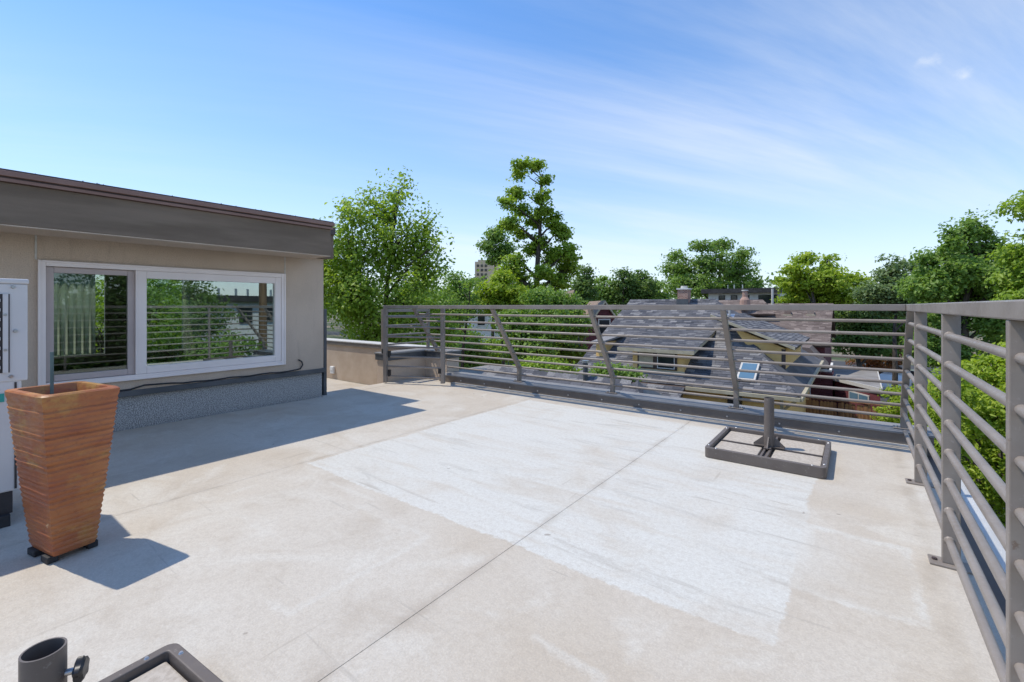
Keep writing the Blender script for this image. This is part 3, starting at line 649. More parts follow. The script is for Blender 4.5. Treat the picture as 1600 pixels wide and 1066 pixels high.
so_ = ringp(0.0985, zt - 0.10, 0.006, 0.05); MB().add(so_ + [(ctr_top.x, ctr_top.y, zt - 0.085)], [(j, (j + 1) % n4, n4) for j in range(n4)]).build('soil', M['soil'], pt)
for su in (-1, 1):
    for sv in (-1, 1):
        c = ctr_top + U * su * 0.066 + V * sv * 0.062
        cc = Vector((c.x, c.y, 0)); u3 = Vector((U.x, U.y, 0)); v3 = Vector((V.x, V.y, 0))
        MB().prism([cc + u3 * a + v3 * b_ + Vector((0, 0, 0.0012)) for a, b_ in ((-.018, -.032), (.018, -.032), (.018, .032), (-.018, .032))], (0, 0, 0.0285)).build('foot', M['black_rubber'], pt, bevel=0.004)
st = atd(81, 620, 2.02)
tag(MB().tube([(st.x, st.y, 0.60), (st.x + 0.002, st.y, 0.75), (st.x, st.y, 0.858)], 0.0062, 8).build('plant_stake', M['stake'], smooth=True), 'thin green grey stake standing in the terracotta planter', 'stake')

# outdoor air conditioner at the left edge
ac = thing('air_conditioner', 'light grey outdoor air conditioner cabinet beside the planter', 'air conditioner', (-3.45, -0.1, 0))
AX, AY = -3.275, 0.36
box(AX - 0.33, AX - 0.006, AY - 0.95, AY - 0.02, 0.16, 0.70).build('cabinet', M['unit'], ac, bevel=0.008)
u = box(AX - 0.34, AX, AY - 0.95, AY, 0.695, 1.17).build('cover_panel', M['unit'], ac, bevel=0.006)
box(AX - 0.345, AX + 0.006, AY - 0.95, AY + 0.004, 1.1705, 1.195).build('lid', M['unit'], ac, bevel=0.006)
box(AX + 0.0005, AX + 0.004, AY - 0.36, AY - 0.061, 0.74, 1.12).build('louvre_slot', M['unit_dark'], u)
for i in range(8): box(AX + 0.0045, AX + 0.014, AY - 0.36, AY - 0.092, 0.76 + i * 0.046, 0.775 + i * 0.046).build('louvre', M['unit'], u)
box(AX + 0.0045, AX + 0.010, AY - 0.084, AY - 0.066, 0.74, 1.12).build('slot_edge', M['unit'], u)
for y_, z_ in ((-0.056, 0.72), (-0.042, 0.94), (-0.075, 0.85), (-0.05, 1.155), (-0.076, 1.02)):
    MB().tube([(AX, AY + y_, z_), (AX + 0.014, AY + y_, z_)], [0.009, 0.006], 8).build('screw', M['steel'], u, smooth=True)
box(AX - 0.005, AX - 0.003, AY - 0.045, AY - 0.037, 0.17, 0.69).build('panel_seam', M['unit_dark'], ac)
box(AX - 0.0055, AX - 0.002, AY - 0.30, AY - 0.078, 0.60, 0.64).build('sticker', M['teal'], ac)
box(AX - 0.33, AX - 0.01, AY - 0.9, AY - 0.05, 0.055, 0.159).build('base_pan', M['unit_dark'], ac)
for y_ in (-0.8, -0.12): box(AX - 0.36, AX + 0.02, AY + y_ - 0.03, AY + y_ + 0.06, 0.001, 0.0545).build('foot', M['black_rubber'], ac)
pp = MB(); pp.tube([(AX - 0.05, AY - 0.02, 0.62), (AX - 0.05, AY + 0.03, 0.62), (AX - 0.055, AY + 0.065, 0.60), (AX - 0.06, AY + 0.075, 0.55), (AX - 0.06, AY + 0.075, 0.10)], 0.018, 10)
pp.build('insulated_pipe', M['unit'], ac, smooth=True)

# ------------------------------------------------------------------ ground and streets
g = MB(); g.add([(-2500, -2500, GROUND), (2500, -2500, GROUND), (2500, 2500, GROUND), (-2500, 2500, GROUND)], [(0, 1, 2, 3)])
tag(g.build('ground', M['ground']), 'yards of grass and bare soil around the building', kind='structure')
g = MB(); g.add([(-300, 60, GROUND + .02), (300, 60, GROUND + .02), (300, 68, GROUND + .02), (-300, 68, GROUND + .02)], [(0, 1, 2, 3)])
tag(g.build('road', M['asphalt']), 'asphalt street beyond the houses', kind='structure')
g = MB(); g.add([(-0.9, 36, GROUND + .015), (9, 36, GROUND + .015), (9, 59.9, GROUND + .015), (-0.9, 59.9, GROUND + .015)], [(0, 1, 2, 3)])
tag(g.build('driveway', M['asphalt']), 'asphalt parking strip beside the garage', kind='structure')

# ------------------------------------------------------------------ roofs with real shingle tabs
TAB_W, TAB_H = 0.30, 0.145
tabm = {}
def tab_mesh(m):
    if m.name not in tabm:
        b = MB(); w_ = TAB_W - 0.006; hh = TAB_H + 0.03
        me = b.add([(-w_/2, 0, 0.0), (w_/2, 0, 0.0), (w_/2, hh, -0.012), (-w_/2, hh, -0.012), (-w_/2, 0, 0.016), (w_/2, 0, 0.016), (w_/2, hh, 0.002), (-w_/2, hh, 0.002)],
              [(4, 5, 6, 7), (0, 1, 5, 4), (1, 2, 6, 5), (3, 0, 4, 7)]).mesh('shingle'); me.materials.append(m); tabm[m.name] = me
    return tabm[m.name]
def shingle_plane(parent, name, eaveL, eaveR, up, length, lfun, rfun, m, deckmat, singles=0, seed=1, single_rows=None):
    """plane from eave edge going along 'up'; lfun/rfun(s) give left/right limits (m along the eave) at distance s up the slope"""
    rng = random.Random(seed); E0 = Vector(eaveL); du = (Vector(eaveR) - E0).normalized(); dv_ = Vector(up).normalized(); nn = du.cross(dv_).normalized()
    if nn.z < 0: nn = -nn
    poly = [E0 + du * lfun(0), E0 + du * rfun(0), E0 + du * rfun(length) + dv_ * length, E0 + du * lfun(length) + dv_ * length]
    pl_ = MB().prism([p_ - nn * 0.006 for p_ in poly], -nn * 0.10).build(name, deckmat, parent)
    rows = int(length / TAB_H); b = MB(); vals = []; done = 0
    me1 = tab_mesh(m); rot = Matrix((du, dv_, nn)).transposed()
    for r_ in range(rows):
        s = r_ * TAB_H; x0, x1 = lfun(s + TAB_H/2), rfun(s + TAB_H/2); x = x0 - rng.uniform(0, TAB_W)
        while x < x1:
            a, c = max(x, x0), min(x + TAB_W, x1)
            if c - a > 0.03:
                lift = rng.uniform(0, 0.006); sg = s + rng.uniform(-0.012, 0.012)
                if done < singles and (single_rows is None or r_ >= single_rows) and c - a > TAB_W - 0.01:
                    o = bpy.data.objects.new('shingle', me1); o.matrix_basis = Matrix.Translation(E0 + du * (a + c) / 2 + dv_ * sg + nn * lift) @ rot.to_4x4(); link(o, pl_); done += 1
                else:
                    hh = TAB_H + 0.03; top = min(sg + hh, length)
                    def P(u_, v_, n_): return E0 + du * u_ + dv_ * v_ + nn * (n_ + lift)
                    b.add([P(a + .003, sg, 0), P(c - .003, sg, 0), P(c - .003, top, -.012), P(a + .003, top, -.012), P(a + .003, sg, .016), P(c - .003, sg, .016), P(c - .003, top, .002), P(a + .003, top, .002)],
                          [(4, 5, 6, 7), (0, 1, 5, 4), (1, 2, 6, 5), (3, 0, 4, 7)])
                    vals += [rng.random()] * 8
            x += TAB_W
    if b.v:
        o = b.build('shingles', m, pl_); at = o.data.attributes.new('tone', 'FLOAT', 'POINT'); at.data.foreach_set('value', vals); tag(o, kind='stuff')
    return pl_
def ridge_caps(parent, a, b, m, w_=0.28):
    a, b = Vector(a), Vector(b); d = (b - a); n = int(d.length / 0.2); d.normalize(); sdv = d.cross(Vector((0, 0, 1))).normalized(); mb = MB(); vals = []; rg2 = random.Random(int(a.x * 97))
    for i in range(n):
        p0 = a + d * i * 0.2; p1 = p0 + d * 0.23; up = Vector((0, 0, 1))
        mb.add([p0 + sdv * w_/2 - up * .035, p0 + up * .045, p0 - sdv * w_/2 - up * .035, p1 + sdv * w_/2 - up * .05, p1 + up * .03, p1 - sdv * w_/2 - up * .05], [(0, 1, 4, 3), (1, 2, 5, 4), (0, 2, 1)])
        vals += [rg2.random()] * 6
    o = mb.build('ridge_cap', m, parent); at = o.data.attributes.new('tone', 'FLOAT', 'POINT'); at.data.foreach_set('value', vals); tag(o, kind='stuff')

# --- yellow bungalow with grey hipped roof
h1 = thing('bungalow', 'yellow bungalow with grey shingle hip roof, dormer and brick chimney', 'house', (-5.3, 22, GROUND))
YR, ZR, SL = 22.0, 1.37, 0.508
YE, ZE = 16.02, 1.37 - SL * (22.0 - 16.02)
XL, XR = -9.2, -1.34; RL, RR_ = -9.06, -5.05
upv = Vector((0, YR - YE, ZR - ZE)); LEN = upv.length
front = shingle_plane(h1, 'roof', (XL, YE, ZE), (XR, YE, ZE), upv, LEN, lambda s: (RL - XL) * s / LEN, lambda s: (XR - XL) + (RR_ - XR) * s / LEN, M['sh_grey'], M['brown_trim'], singles=280, seed=2, single_rows=2)
lo_y = 14.1; lo_z = ZE - SL * (YE - lo_y); lup = Vector((0, YE - lo_y - 0.02, SL * (YE - lo_y - 0.02)))
shingle_plane(h1, 'porch_roof', (XL, lo_y, lo_z), (-4.62, lo_y, lo_z), lup, lup.length, lambda s: 0, lambda s: -4.62 - XL, M['sh_grey'], M['brown_trim'], seed=3)
box(XL + 0.4, -4.95, lo_y + 0.4, YE + 0.495, GROUND, lo_z + 0.1).build('porch_wall', M['yellow'], h1)
# rear and side slopes
def quad(parent, name, pts, m, th=0.1):
    return MB().prism(pts, (0, 0, -th)).build(name, m, parent)
quad(h1, 'roof', [(XL, 27.98, ZE), (XR, 27.98, ZE), (RR_, YR + .01, ZR), (RL, YR + .01, ZR)], M['sh_grey'])
eup = Vector((RR_ - XR, YR - YE, ZR - ZE))
east = quad(h1, 'roof', [(XR + .005, YE + .02, ZE), (XR + .005, 27.96, ZE), (RR_ + .005, YR, ZR - 0.004)], M['sh_grey'])
quad(h1, 'roof', [(XL - .005, YE + .02, ZE), (RL - .005, YR, ZR - .004), (XL - .005, 27.96, ZE)], M['sh_grey'])
ridge_caps(h1, (RL, YR, ZR), (RR_, YR, ZR), M['sh_grey']); ridge_caps(h1, (XR, YE, ZE), (RR_, YR, ZR), M['sh_grey'])
box(XL + 0.45, XR - 0.45, YE + 0.5, 27.5, GROUND, ZE - 0.02).build('wall', M['yellow'], h1)
gu = MB(); gu.bar((-4.60, YE - 0.05, ZE - 0.06), (XR + 0.05, YE - 0.05, ZE - 0.06), 0.10, 0.11); gu.bar((XR + 0.06, YE - 0.02, ZE - 0.06), (XR + 0.06, 27.9, ZE - 0.06), 0.10, 0.11); gu.build('gutter', M['cream_trim'], h1)
ds = MB(); ds.tube([(XR - 0.05, YE - 0.03, ZE - 0.1), (XR - 0.38, YE + 0.42, ZE - 0.45), (XR - 0.40, YE + 0.45, ZE - 0.6), (XR - 0.40, YE + 0.45, GROUND)], 0.045, 6); ds.build('downspout', M['cream_trim'], h1)
MB().box(XR - 0.449, XR - 0.43, 27.0, 27.5, GROUND, ZE - 0.1).build('corner_board', M['whitewall'], h1)
box(XR - 0.53, XR - 0.44, YE + 0.49, YE + 0.58, GROUND, ZE - 0.03).build('corner_board', M['cream_trim'], h1)
# front shed dormer
def zroof(y): return ZR - SL * (YR - y)
dm = thing_part = MB(); dx0, dx1 = -6.75, -4.86; dyf = 16.62; dzt = -0.52
yb_ = YR - (ZR - 0.10) / SL                            # where the dormer roof meets the main slope
do = box(dx0, dx1, dyf, 18.6, zroof(dyf) - 0.1, dzt - 0.02).build('dormer', M['yellow'], h1)
dup = Vector((0, yb_ - (dyf - 0.35), 0.10 - (dzt + 0.02)))
dr = shingle_plane(do, 'dormer_roof', (dx0 - 0.45, dyf - 0.35, dzt + 0.03), (dx1 + 0.45, dyf - 0.35, dzt + 0.03), dup, dup.length, lambda s: 0.15 * s / dup.length, lambda s: (dx1 - dx0 + 0.9), M['sh_grey'], M['cream_trim'], seed=5)
box(dx0 - 0.46, dx1 + 0.46, dyf - 0.385, dyf - 0.352, dzt - 0.09, dzt + 0.035).build('dormer_fascia', M['cream_trim'], do)
wn_ = box(dx0 + 0.20, dx1 - 0.22, dyf - 0.03, dyf - 0.002, zroof(dyf) + 0.12, dzt - 0.10).build('dormer_window', M['brown_trim'], do)
for a, b_, mm in ((dx0 + 0.27, dx0 + 0.80, M['cream_trim']), (dx0 + 0.98, dx1 - 0.32, M['glass_far'])):
    box(a, b_, dyf - 0.045, dyf - 0.031, zroof(dyf) + 0.17, dzt - 0.15).build('pane', mm, wn_)
frame_x = MB(); a, b_ = dx0 + 0.96, dx1 - 0.30; z0_, z1_ = zroof(dyf) + 0.16, dzt - 0.14
for bx_ in ((a, a + .025, z0_, z1_), (b_ - .025, b_, z0_, z1_), (a + .026, b_ - .026, z0_, z0_ + .025), (a + .026, b_ - .026, z1_ - .025, z1_)): frame_x.box(bx_[0], bx_[1], dyf - 0.058, dyf - 0.0455, bx_[2], bx_[3])
frame_x.build('sash', M['whitewall'], wn_)
box(dx0 - 0.05, dx1 + 0.05, dyf - 0.12, dyf - 0.0301, zroof(dyf) + 0.02, zroof(dyf) + 0.10).build('sill', M['cream_trim'], do)
# small side dormer peeking from the left of the slope
sd2 = box(-8.62, -8.22, 17.3, 18.6, zroof(17.3) - 0.05, -0.42).build('dormer', M['yellow'], h1)
MB().prism([(-8.75, 17.1, -0.46), (-8.10, 17.1, -0.40), (-7.95, 18.75, -0.20), (-8.6, 18.75, -0.22)], (0, 0, 0.07)).build('dormer_roof', M['sh_grey'], sd2)
# east shed dormer: cheek wall seen over the hip
ed = MB(); ey0, ey1 = 18.6, 24.5
ed.prism([(-2.72, ey0, -1.05), (-1.95, ey0, -1.62), (-1.95, ey0, -0.42), (-3.6, ey0, 0.26)], (0, ey1 - ey0, 0)); edo = ed.build('dormer', M['yellow'], h1)
MB().prism([(-4.35, ey0 - 0.35, 0.66), (-1.62, ey0 - 0.35, -0.44), (-1.62, ey0 - 0.35, -0.34), (-4.35, ey0 - 0.35, 0.76)], (0, 0.06, 0)).build('rake_board', M['cream_trim'], edo)
eu = Vector((-2.75, 0, 1.10)); shingle_plane(edo, 'dormer_roof', (-1.60, ey0 - 0.28, -0.36), (-1.60, ey1, -0.36), eu, eu.length, lambda s: 0, lambda s: ey1 - ey0 + 0.28, M['sh_grey'], M['brown_trim'], seed=8)
box(-2.06, -1.94, ey0 - 0.012, ey0 + 0.1, -1.55, -0.45).build('corner_board', M['brown_trim'], edo)  # dark strip painted in for the shaded edge of the dormer
# chimney, vents, skylight
ch = onY(1069, 469, 21.7); cz = 1.96
cho = box(ch.x - 0.23, ch.x + 0.23, 21.45, 21.95, 0.9, cz - 0.12).build('chimney', M['brick'], h1)
box(ch.x - 0.27, ch.x + 0.27, 21.41, 21.99, cz - 0.119, cz - 0.06).build('chimney_cap', M['whitewall'], cho)
MB().tube([(ch.x, 21.7, cz - 0.059), (ch.x, 21.7, cz + 0.05)], 0.15, 12).build('flue', M['caulk'], cho)
box(ch.x - 0.26, ch.x + 0.26, 21.38, 21.449, 1.0, 1.40).build('flashing', M['flashing'], cho)
nn = Vector((0, -SL, 1)).normalized(); sl_d = Vector((0, 1, SL)).normalized()
so2 = Vector((-3.12, 16.50, zroof(16.50)))
sk = MB(); sk.prism([so2 + nn * .03 + Vector((a, 0, 0)) + sl_d * b_ for a, b_ in ((0, 0), (.56, 0), (.56, 1.0), (0, 1.0))], nn * 0.09); sko = sk.build('skylight', M['caulk'], h1)
MB().prism([so2 + nn * .1205 + Vector((a, 0, 0)) + sl_d * b_ for a, b_ in ((0.06, 0.06), (.50, 0.06), (.50, 0.94), (0.06, 0.94))], nn * 0.012).build('pane', M['skylight_glass'], sko)
for px_, py_ in ((1138, 507), (1140, 495)):
    q_ = ray(px_); dd_ = (EYE - ZR + SL * YR) / ((py_ - HOR) / FPX + SL * q_[1]); c = Vector((q_[0] * dd_, q_[1] * dd_, zroof(q_[1] * dd_)))
    MB().tube([c, c + Vector((0, 0, 0.36))], 0.04, 8).build('vent_pipe', M['caulk'], h1); MB().prism([c + nn * .02 + Vector((a, b_ , b_ * SL)) for a, b_ in ((-.18, -.18), (.18, -.18), (.18, .18), (-.18, .18))], nn * .01).build('vent_flashing', M['steel'], h1)
box(-3.35, -2.95, YE + 0.25, YE + 0.499, ZE - 0.50, ZE - 0.22).build('wall_lamp_box', M['black_plastic'], h1)

# --- near outbuilding roof just beyond the kerb
nr = thing('outbuilding', 'low outbuilding with grey shingle roof right below the far railing', 'outbuilding', (-5.4, 8, GROUND))
NZ = -0.50; ns = 0.5; NYE = 6.2; NZE = NZ - ns * (9.0 - NYE)
nup = Vector((0, 9.0 - NYE, NZ - NZE))
shingle_plane(nr, 'roof', (-7.5, NYE, NZE), (-2.3, NYE, NZE), nup, nup.length, lambda s: 0, lambda s: 5.2 - 1.25 * s / nup.length, M['sh_grey'], M['brown_trim'], singles=110, seed=11, single_rows=14)
quad(nr, 'roof', [(-7.5, 9.01, NZ), (-3.55, 9.01, NZ), (-2.3, 11.8, NZE), (-7.5, 11.8, NZE)], M['sh_grey'])
quad(nr, 'roof', [(-2.295, NYE, NZE), (-3.545, 9.0, NZ - .003), (-2.295, 11.8, NZE)], M['flashing'])  # hip end in shade, its shade put into the colour with dark slate
ridge_caps(nr, (-7.5, 9.0, NZ), (-3.55, 9.0, NZ), M['sh_grey'], 0.2); ridge_caps(nr, (-3.55, 9.0, NZ), (-2.3, NYE, NZE), M['sh_grey'], 0.2)
MB().prism([(-7.5, NYE + .3, GROUND), (-7.5, 11.5, GROUND), (-7.5, 11.5, NZE), (-7.5, 9.0, NZ - .16), (-7.5, NYE + .3, NZE)], (0.12, 0, 0)).build('wall', M['stucco'], nr)
box(-7.37, -2.6, NYE + .3, 11.5, GROUND, NZE - 0.02).build('wall', M['stucco'], nr)
box(-9.6, -7.62, 6.4, 11.5, GROUND, -0.86).build('flat_annex', M['membrane'], nr)
vp = MB().tube([(-4.69, 8.9, -0.62), (-4.69, 8.9, -0.17)], 0.055, 12).build('vent_pipe', M['flashing'], nr, smooth=True)
MB().tube([(-4.69, 8.9, -0.169), (-4.69, 8.9, -0.12)], 0.075, 12).build('cowl', M['steel'], vp, smooth=True)

# --- house with brown shingles behind it
h2 = thing('house', 'house with brown shingle roof and maroon walls behind the bungalow', 'house', (-3, 34, GROUND))
e2 = onY(1297, 541, 30); zt2 = 1.0
up2 = Vector((0, 5.0, zt2 + 0.25 - e2.z))
h2r = shingle_plane(h2, 'roof', (-9.5, 30, e2.z), (e2.x, 30, e2.z), up2, up2.length, lambda s: 0, lambda s: e2.x + 9.5, M['sh_brown'], M['brown_trim'], seed=21)
quad(h2, 'roof', [(-9.5, 35.01, zt2 + .25), (e2.x, 35.01, zt2 + .25), (e2.x, 40, e2.z), (-9.5, 40, e2.z)], M['sh_brown'])
MB().prism([(e2.x - 0.25, 30.35, GROUND), (e2.x - 0.25, 39.6, GROUND), (e2.x - 0.25, 39.6, e2.z), (e2.x - 0.25, 35, zt2 + .08), (e2.x - 0.25, 30.35, e2.z)], (-8.5, 0, 0)).build('wall', M['maroon'], h2)
# raised ridge piece and chimney
rA, rB = onY(1128, 469, 34.0), onY(1190, 468, 34.0)
rup = Vector((0, 1.6, 0.95)); rl = rup.length
shingle_plane(h2, 'upper_roof', (rA.x - 1.2, 32.4, rA.z - 0.95), (rB.x + 1.0, 32.4, rB.z - 0.95), rup, rl, lambda s: 0.9 * s / rl, lambda s: (rB.x - rA.x + 2.2) - 0.95 * s / rl, M['sh_brown'], M['brown_trim'], seed=23)
quad(h2, 'upper_roof', [(rA.x - .3, 34.02, rA.z), (rB.x + .05, 34.02, rB.z), (rB.x + 1.0, 36.5, rB.z - 1.2), (rA.x - 1.2, 36.5, rA.z - 1.2)], M['sh_brown'])
c2 = onY(1164, 470, 32.6)
cz2 = MB(); cz2.tube([(c2.x, 32.6, c2.z - 0.5), (c2.x, 32.6, c2.z + 0.05), (c2.x, 32.6, c2.z + 0.25), (c2.x, 32.6, c2.z + 0.62)], [0.34, 0.30, 0.16, 0.15], 12); c2o = cz2.build('chimney', M['brick'], h2)
MB().tube([(c2.x, 32.6, c2.z + 0.621), (c2.x, 32.6, c2.z + 0.70)], 0.2, 12).build('chimney_cap', M['caulk'], c2o)
def on2(px_, py_):
    q_ = ray(px_); m2 = up2.z / up2.y; dd_ = (EYE - e2.z + m2 * 30) / ((py_ - HOR) / FPX + m2 * q_[1]); return Vector((q_[0] * dd_, q_[1] * dd_, e2.z + m2 * (q_[1] * dd_ - 30)))
for px_ in (1231, 1267):
    c = on2(px_, 491); v_ = box(c.x - .17, c.x + .17, c.y - .17, c.y + .17, c.z - .05, c.z + .18).build('roof_vent', M['tan_roof'], h2)
    box(c.x - .24, c.x + .24, c.y - .24, c.y - .171, c.z - .09, c.z - .02).build('vent_flange', M['cream_trim'], v_)
c = on2(1204, 489); MB().tube([c, c + Vector((0, 0, .35))], .05, 8).build('vent_pipe', M['steel'], h2)
c = on2(1207, 482); MB().tube([c, c + Vector((0, 0, 1.3))], .07, 8).build('flue_pipe', M['caulk'], h2)
# lower gabled wing in front of it
wA, wB = onY(1240, 553, 28), onY(1292, 574, 28)
MB().prism([(wA.x - 1.6, 28, wA.z + 0.5), (wA.x + .7, 28, wA.z + .35), (wB.x, 28, wB.z), (wB.x, 28, wB.z - .14), (wA.x - 1.6, 28, wA.z - .6)], (0, 2.2, 0)).build('wing_roof', M['sh_brown'], h2)
box(wA.x - 1.6, wB.x - 0.3, 28.2, 30.2, GROUND, wB.z - 0.15).build('wall', M['maroon'], h2)
gu2 = MB(); gu2.bar((wA.x - .2, 27.9, wB.z - .16), (wB.x + .15, 27.9, wB.z - .16), .12, .10); gu2.bar((wB.x + .15, 27.9, wB.z - .16), (wB.x + .15, 30, wB.z + .0), .10, .10); gu2.build('gutter', M['whitewall'], h2)
MB().tube([(onY(1252, 560, 27.8).x, 27.8, -4.0), (onY(1252, 560, 27.8).x, 27.8, -0.6)], .035, 6).build('antenna_mast', M['steel'], h2)

# --- maroon garage with flat roof, cedar fence
ga = thing('garage', 'maroon garage with grey flat roof behind the cedar fence', 'garage', (0, 28, GROUND))
gz = -2.62
gp4 = [(0.98, 26.1), (1.06, 33.7), (-1.3, 34.4), (-0.85, 28.75)]
def inset(k): c = (sum(p_[0] for p_ in gp4) / 4, sum(p_[1] for p_ in gp4) / 4); return [(c[0] + (x - c[0]) * k, c[1] + (y - c[1]) * k) for x, y in gp4]
MB().prism([(x, y, GROUND) for x, y in inset(0.95)], (0, 0, gz - 0.14 - GROUND)).build('wall', M['maroon'], ga)
MB().prism([(x, y, gz - 0.139) for x, y in inset(0.99)], (0, 0, 0.139)).build('flat_roof', M['membrane'], ga)
e_ = MB()
for i in range(4):
    a, b_ = Vector((*gp4[i], gz - .06)), Vector((*gp4[(i + 1) % 4], gz - .06)); e_.bar(a, b_, .05, .17)
e_.build('roof_edge', M['caulk'], ga)
box(-2.1, -0.90, 28.7, 30.3, GROUND, -2.42).build('side_wing', M['maroon'], ga)
p1, p2 = Vector((0.90, 26.4, 0)), Vector((-0.72, 28.78, 0)); wd = (p2 - p1).normalized(); wnv = Vector((-wd.y, wd.x, 0)); wnv = wnv if wnv.y < 0 else -wnv
wc = p1 + wd * 0.55 + wnv * 0.02
gw = MB().prism([wc + Vector((0, 0, z)) + wd * t for t, z in ((0, -3.5), (1.35, -3.5), (1.35, -3.08), (0, -3.08))], wnv * .05).build('window', M['caulk'], ga)
for t0 in (0.07, 0.71): MB().prism([wc + wnv * .0505 + Vector((0, 0, z)) + wd * t for t, z in ((t0, -3.45), (t0 + .57, -3.45), (t0 + .57, -3.13), (t0, -3.13))], wnv * .015).build('pane', M['skylight_glass'], gw)
wl_ = thing('cedar_fence', 'weathered brown cedar plank fence in front of the maroon garage', 'fence', (0, 25, GROUND))
rf = random.Random(8)
pm = {}
for mk in ('cedar', 'cedar_b'):
    b = MB(); b.prism([(-.064, 0, 0), (.064, 0, 0), (.064, 0, 2.30), (.04, 0, 2.35), (-.04, 0, 2.35), (-.064, 0, 2.30)], (0, .02, 0)); me = b.mesh('plank'); me.materials.append(M[mk]); pm[mk] = me
for i in range(31):
    x = -1.75 + i * 0.134
    o = bpy.data.objects.new('plank', pm['cedar' if rf.random() < .65 else 'cedar_b']); o.matrix_basis = Matrix.Translation((x, 25 + rf.uniform(-.012, .012), GROUND + .002 + rf.uniform(-.0, .05))) @ Matrix.Rotation(rf.uniform(-.012, .012), 4, 'Y'); link(o, wl_)
for z in (0.4, 1.0, 1.75): box(-1.8, 2.4, 25.04, 25.08, GROUND + z, GROUND + z + .09).build('fence_rail', M['cedar_b'], wl_)
box(-1.85, 2.45, 24.97, 25.06, GROUND + 2.42, GROUND + 2.46).build('cap_board', M['cedar_b'], wl_)

# --- white modern house far behind
mo = thing('modern_house', 'white flat roofed modern house with dark windows behind the roofs', 'house', (-9, 52, GROUND))
mA, mB = onY(1107, 455, 48), onY(1219, 455, 48)
box(mA.x, mB.x, 48, 58, GROUND, mA.z - .25).build('wall', M['whitewall'], mo)
box(mA.x - .55, mB.x + .1, 47.4, 58.5, mA.z - .249, mA.z + .18).build('flat_roof', M['dark_roof'], mo)
for a, b_ in ((1123, 1133), (1142, 1152), (1160, 1171), (1185, 1214)):
    wf = box(onY(a, 470, 48).x, onY(b_, 470, 48).x, 47.93, 47.998, mA.z - 3.2, mA.z - .45).build('window', M['dark_roof'], mo)
    box(onY(a, 470, 48).x + .06, onY(b_, 470, 48).x - .06, 47.9, 47.929, mA.z - 3.1, mA.z - .5).build('pane', M['glass_far'], wf)
for a in (1118, 1137, 1147, 1160): x = onY(a, 450, 50).x; MB().tube([(x, 50, mA.z + .1), (x, 50, mA.z + .65)], .06, 6).build('roof_vent_pipe', M['steel'], mo)

# --- gabled houses to the left
def gable(nm, label, d, pxl, pxr, py_ridge, py_eave, wallm, roofm, depth=7.0):
    a, b_ = atd(pxl, py_eave, d), atd(pxr, py_eave, d); zr = atd(pxl, py_ridge, d).z
    t = thing(nm, label, 'house', ((a.x + b_.x) / 2, (a.y + b_.y) / 2, GROUND))
    ax = (b_ - a).normalized(); bk = Vector((-ax.y, ax.x, 0)); mid = (a + b_) / 2; mid.z = zr
    g0, g1 = a.copy(), b_.copy(); g0.z = g1.z = GROUND
    MB().prism([g0, g1, b_, mid, a], bk * depth).build('wall', wallm, t)
    for s_, e in ((a, 1), (b_, -1)):
        o_ = (s_ - mid).normalized(); s2 = s_ + o_ * 0.35; f0 = -bk * 0.35; up_ = Vector((0, 0, .04))
        MB().prism([s2 + f0 + up_, mid + f0 + up_, mid + f0 + up_ + Vector((0, 0, .16)), s2 + f0 + up_ + Vector((0, 0, .16))], bk * (depth + .7)).build('roof', roofm, t)
        MB().prism([s2 + f0 - bk * .05 + up_ * .5, mid + f0 - bk * .05 + up_ * .5, mid + f0 - bk * .05 + Vector((0, 0, .2)), s2 + f0 - bk * .05 + Vector((0, 0, .2))], bk * .048).build('rake_board', M['cream_trim'], t)
    wc = (a + b_) / 2; wc.z = a.z + (zr - a.z) * 0.12
    wp = [wc + ax * u_ + Vector((0, 0, v_)) - bk * .06 for u_, v_ in ((-.45, -.7), (.45, -.7), (.45, .5), (-.45, .5))]
    wo = MB().prism(wp, bk * .055).build('window', M['whitewall'], t)
    MB().prism([wc + ax * u_ + Vector((0, 0, v_)) - bk * .085 for u_, v_ in ((-.36, -.6), (.36, -.6), (.36, .42), (-.36, .42))], bk * .02).build('pane', M['glass_far'], wo)
    return t
gable('gabled_house', 'steep gabled blue grey house among the trees', 36, 876, 916, 457, 522, M['bluegrey'], M['tan_roof'])
h4 = gable('gabled_house', 'dark brown gabled house with tan roof left of the bungalow', 33, 916, 972, 474, 514, M['maroon'], M['tan_roof'], 6)
gable('gabled_house', 'white gabled house glimpsed between the trees', 46, 716, 788, 455, 505, M['whitewall'], M['whitewall'], 9)
# porch roof of the dark house
pa, pb = atd(905, 498, 31), atd(985, 494, 34)
# --- high rise
tw = thing('apartment_tower', 'tan apartment tower far away on the horizon', 'tower', (-193, 230, GROUND))
ta, tb_ = atd(742, 409, 300), atd(763, 409, 300); tc_ = atd(781, 413, 312)
g3 = lambda v: Vector((v.x, v.y, GROUND))
bkv = (tc_ - tb_); bkv.z = 0
MB().prism([g3(ta), g3(tb_), g3(tb_) + bkv, g3(ta) + bkv], (0, 0, ta.z - GROUND)).build('wall', M['tower'], tw)
axv = (tb_ - ta); axv.z = 0; axn = axv.normalized(); nv = Vector((axn.y, -axn.x, 0))
for r_ in range(10):
    for c_ in range(3):
        z = ta.z - 2.6 - r_ * 2.9; p0 = g3(ta) + axn * (1.0 + c_ * 2.6 + 0.3) + nv * .05
        MB().prism([Vector((p0.x, p0.y, z - .9)), Vector((p0.x, p0.y, z - .9)) + axn * 1.5, Vector((p0.x, p0.y, z + .7)) + axn * 1.5, Vector((p0.x, p0.y, z + .7))], nv * .25).build('window', M['tower_dark'], tw)
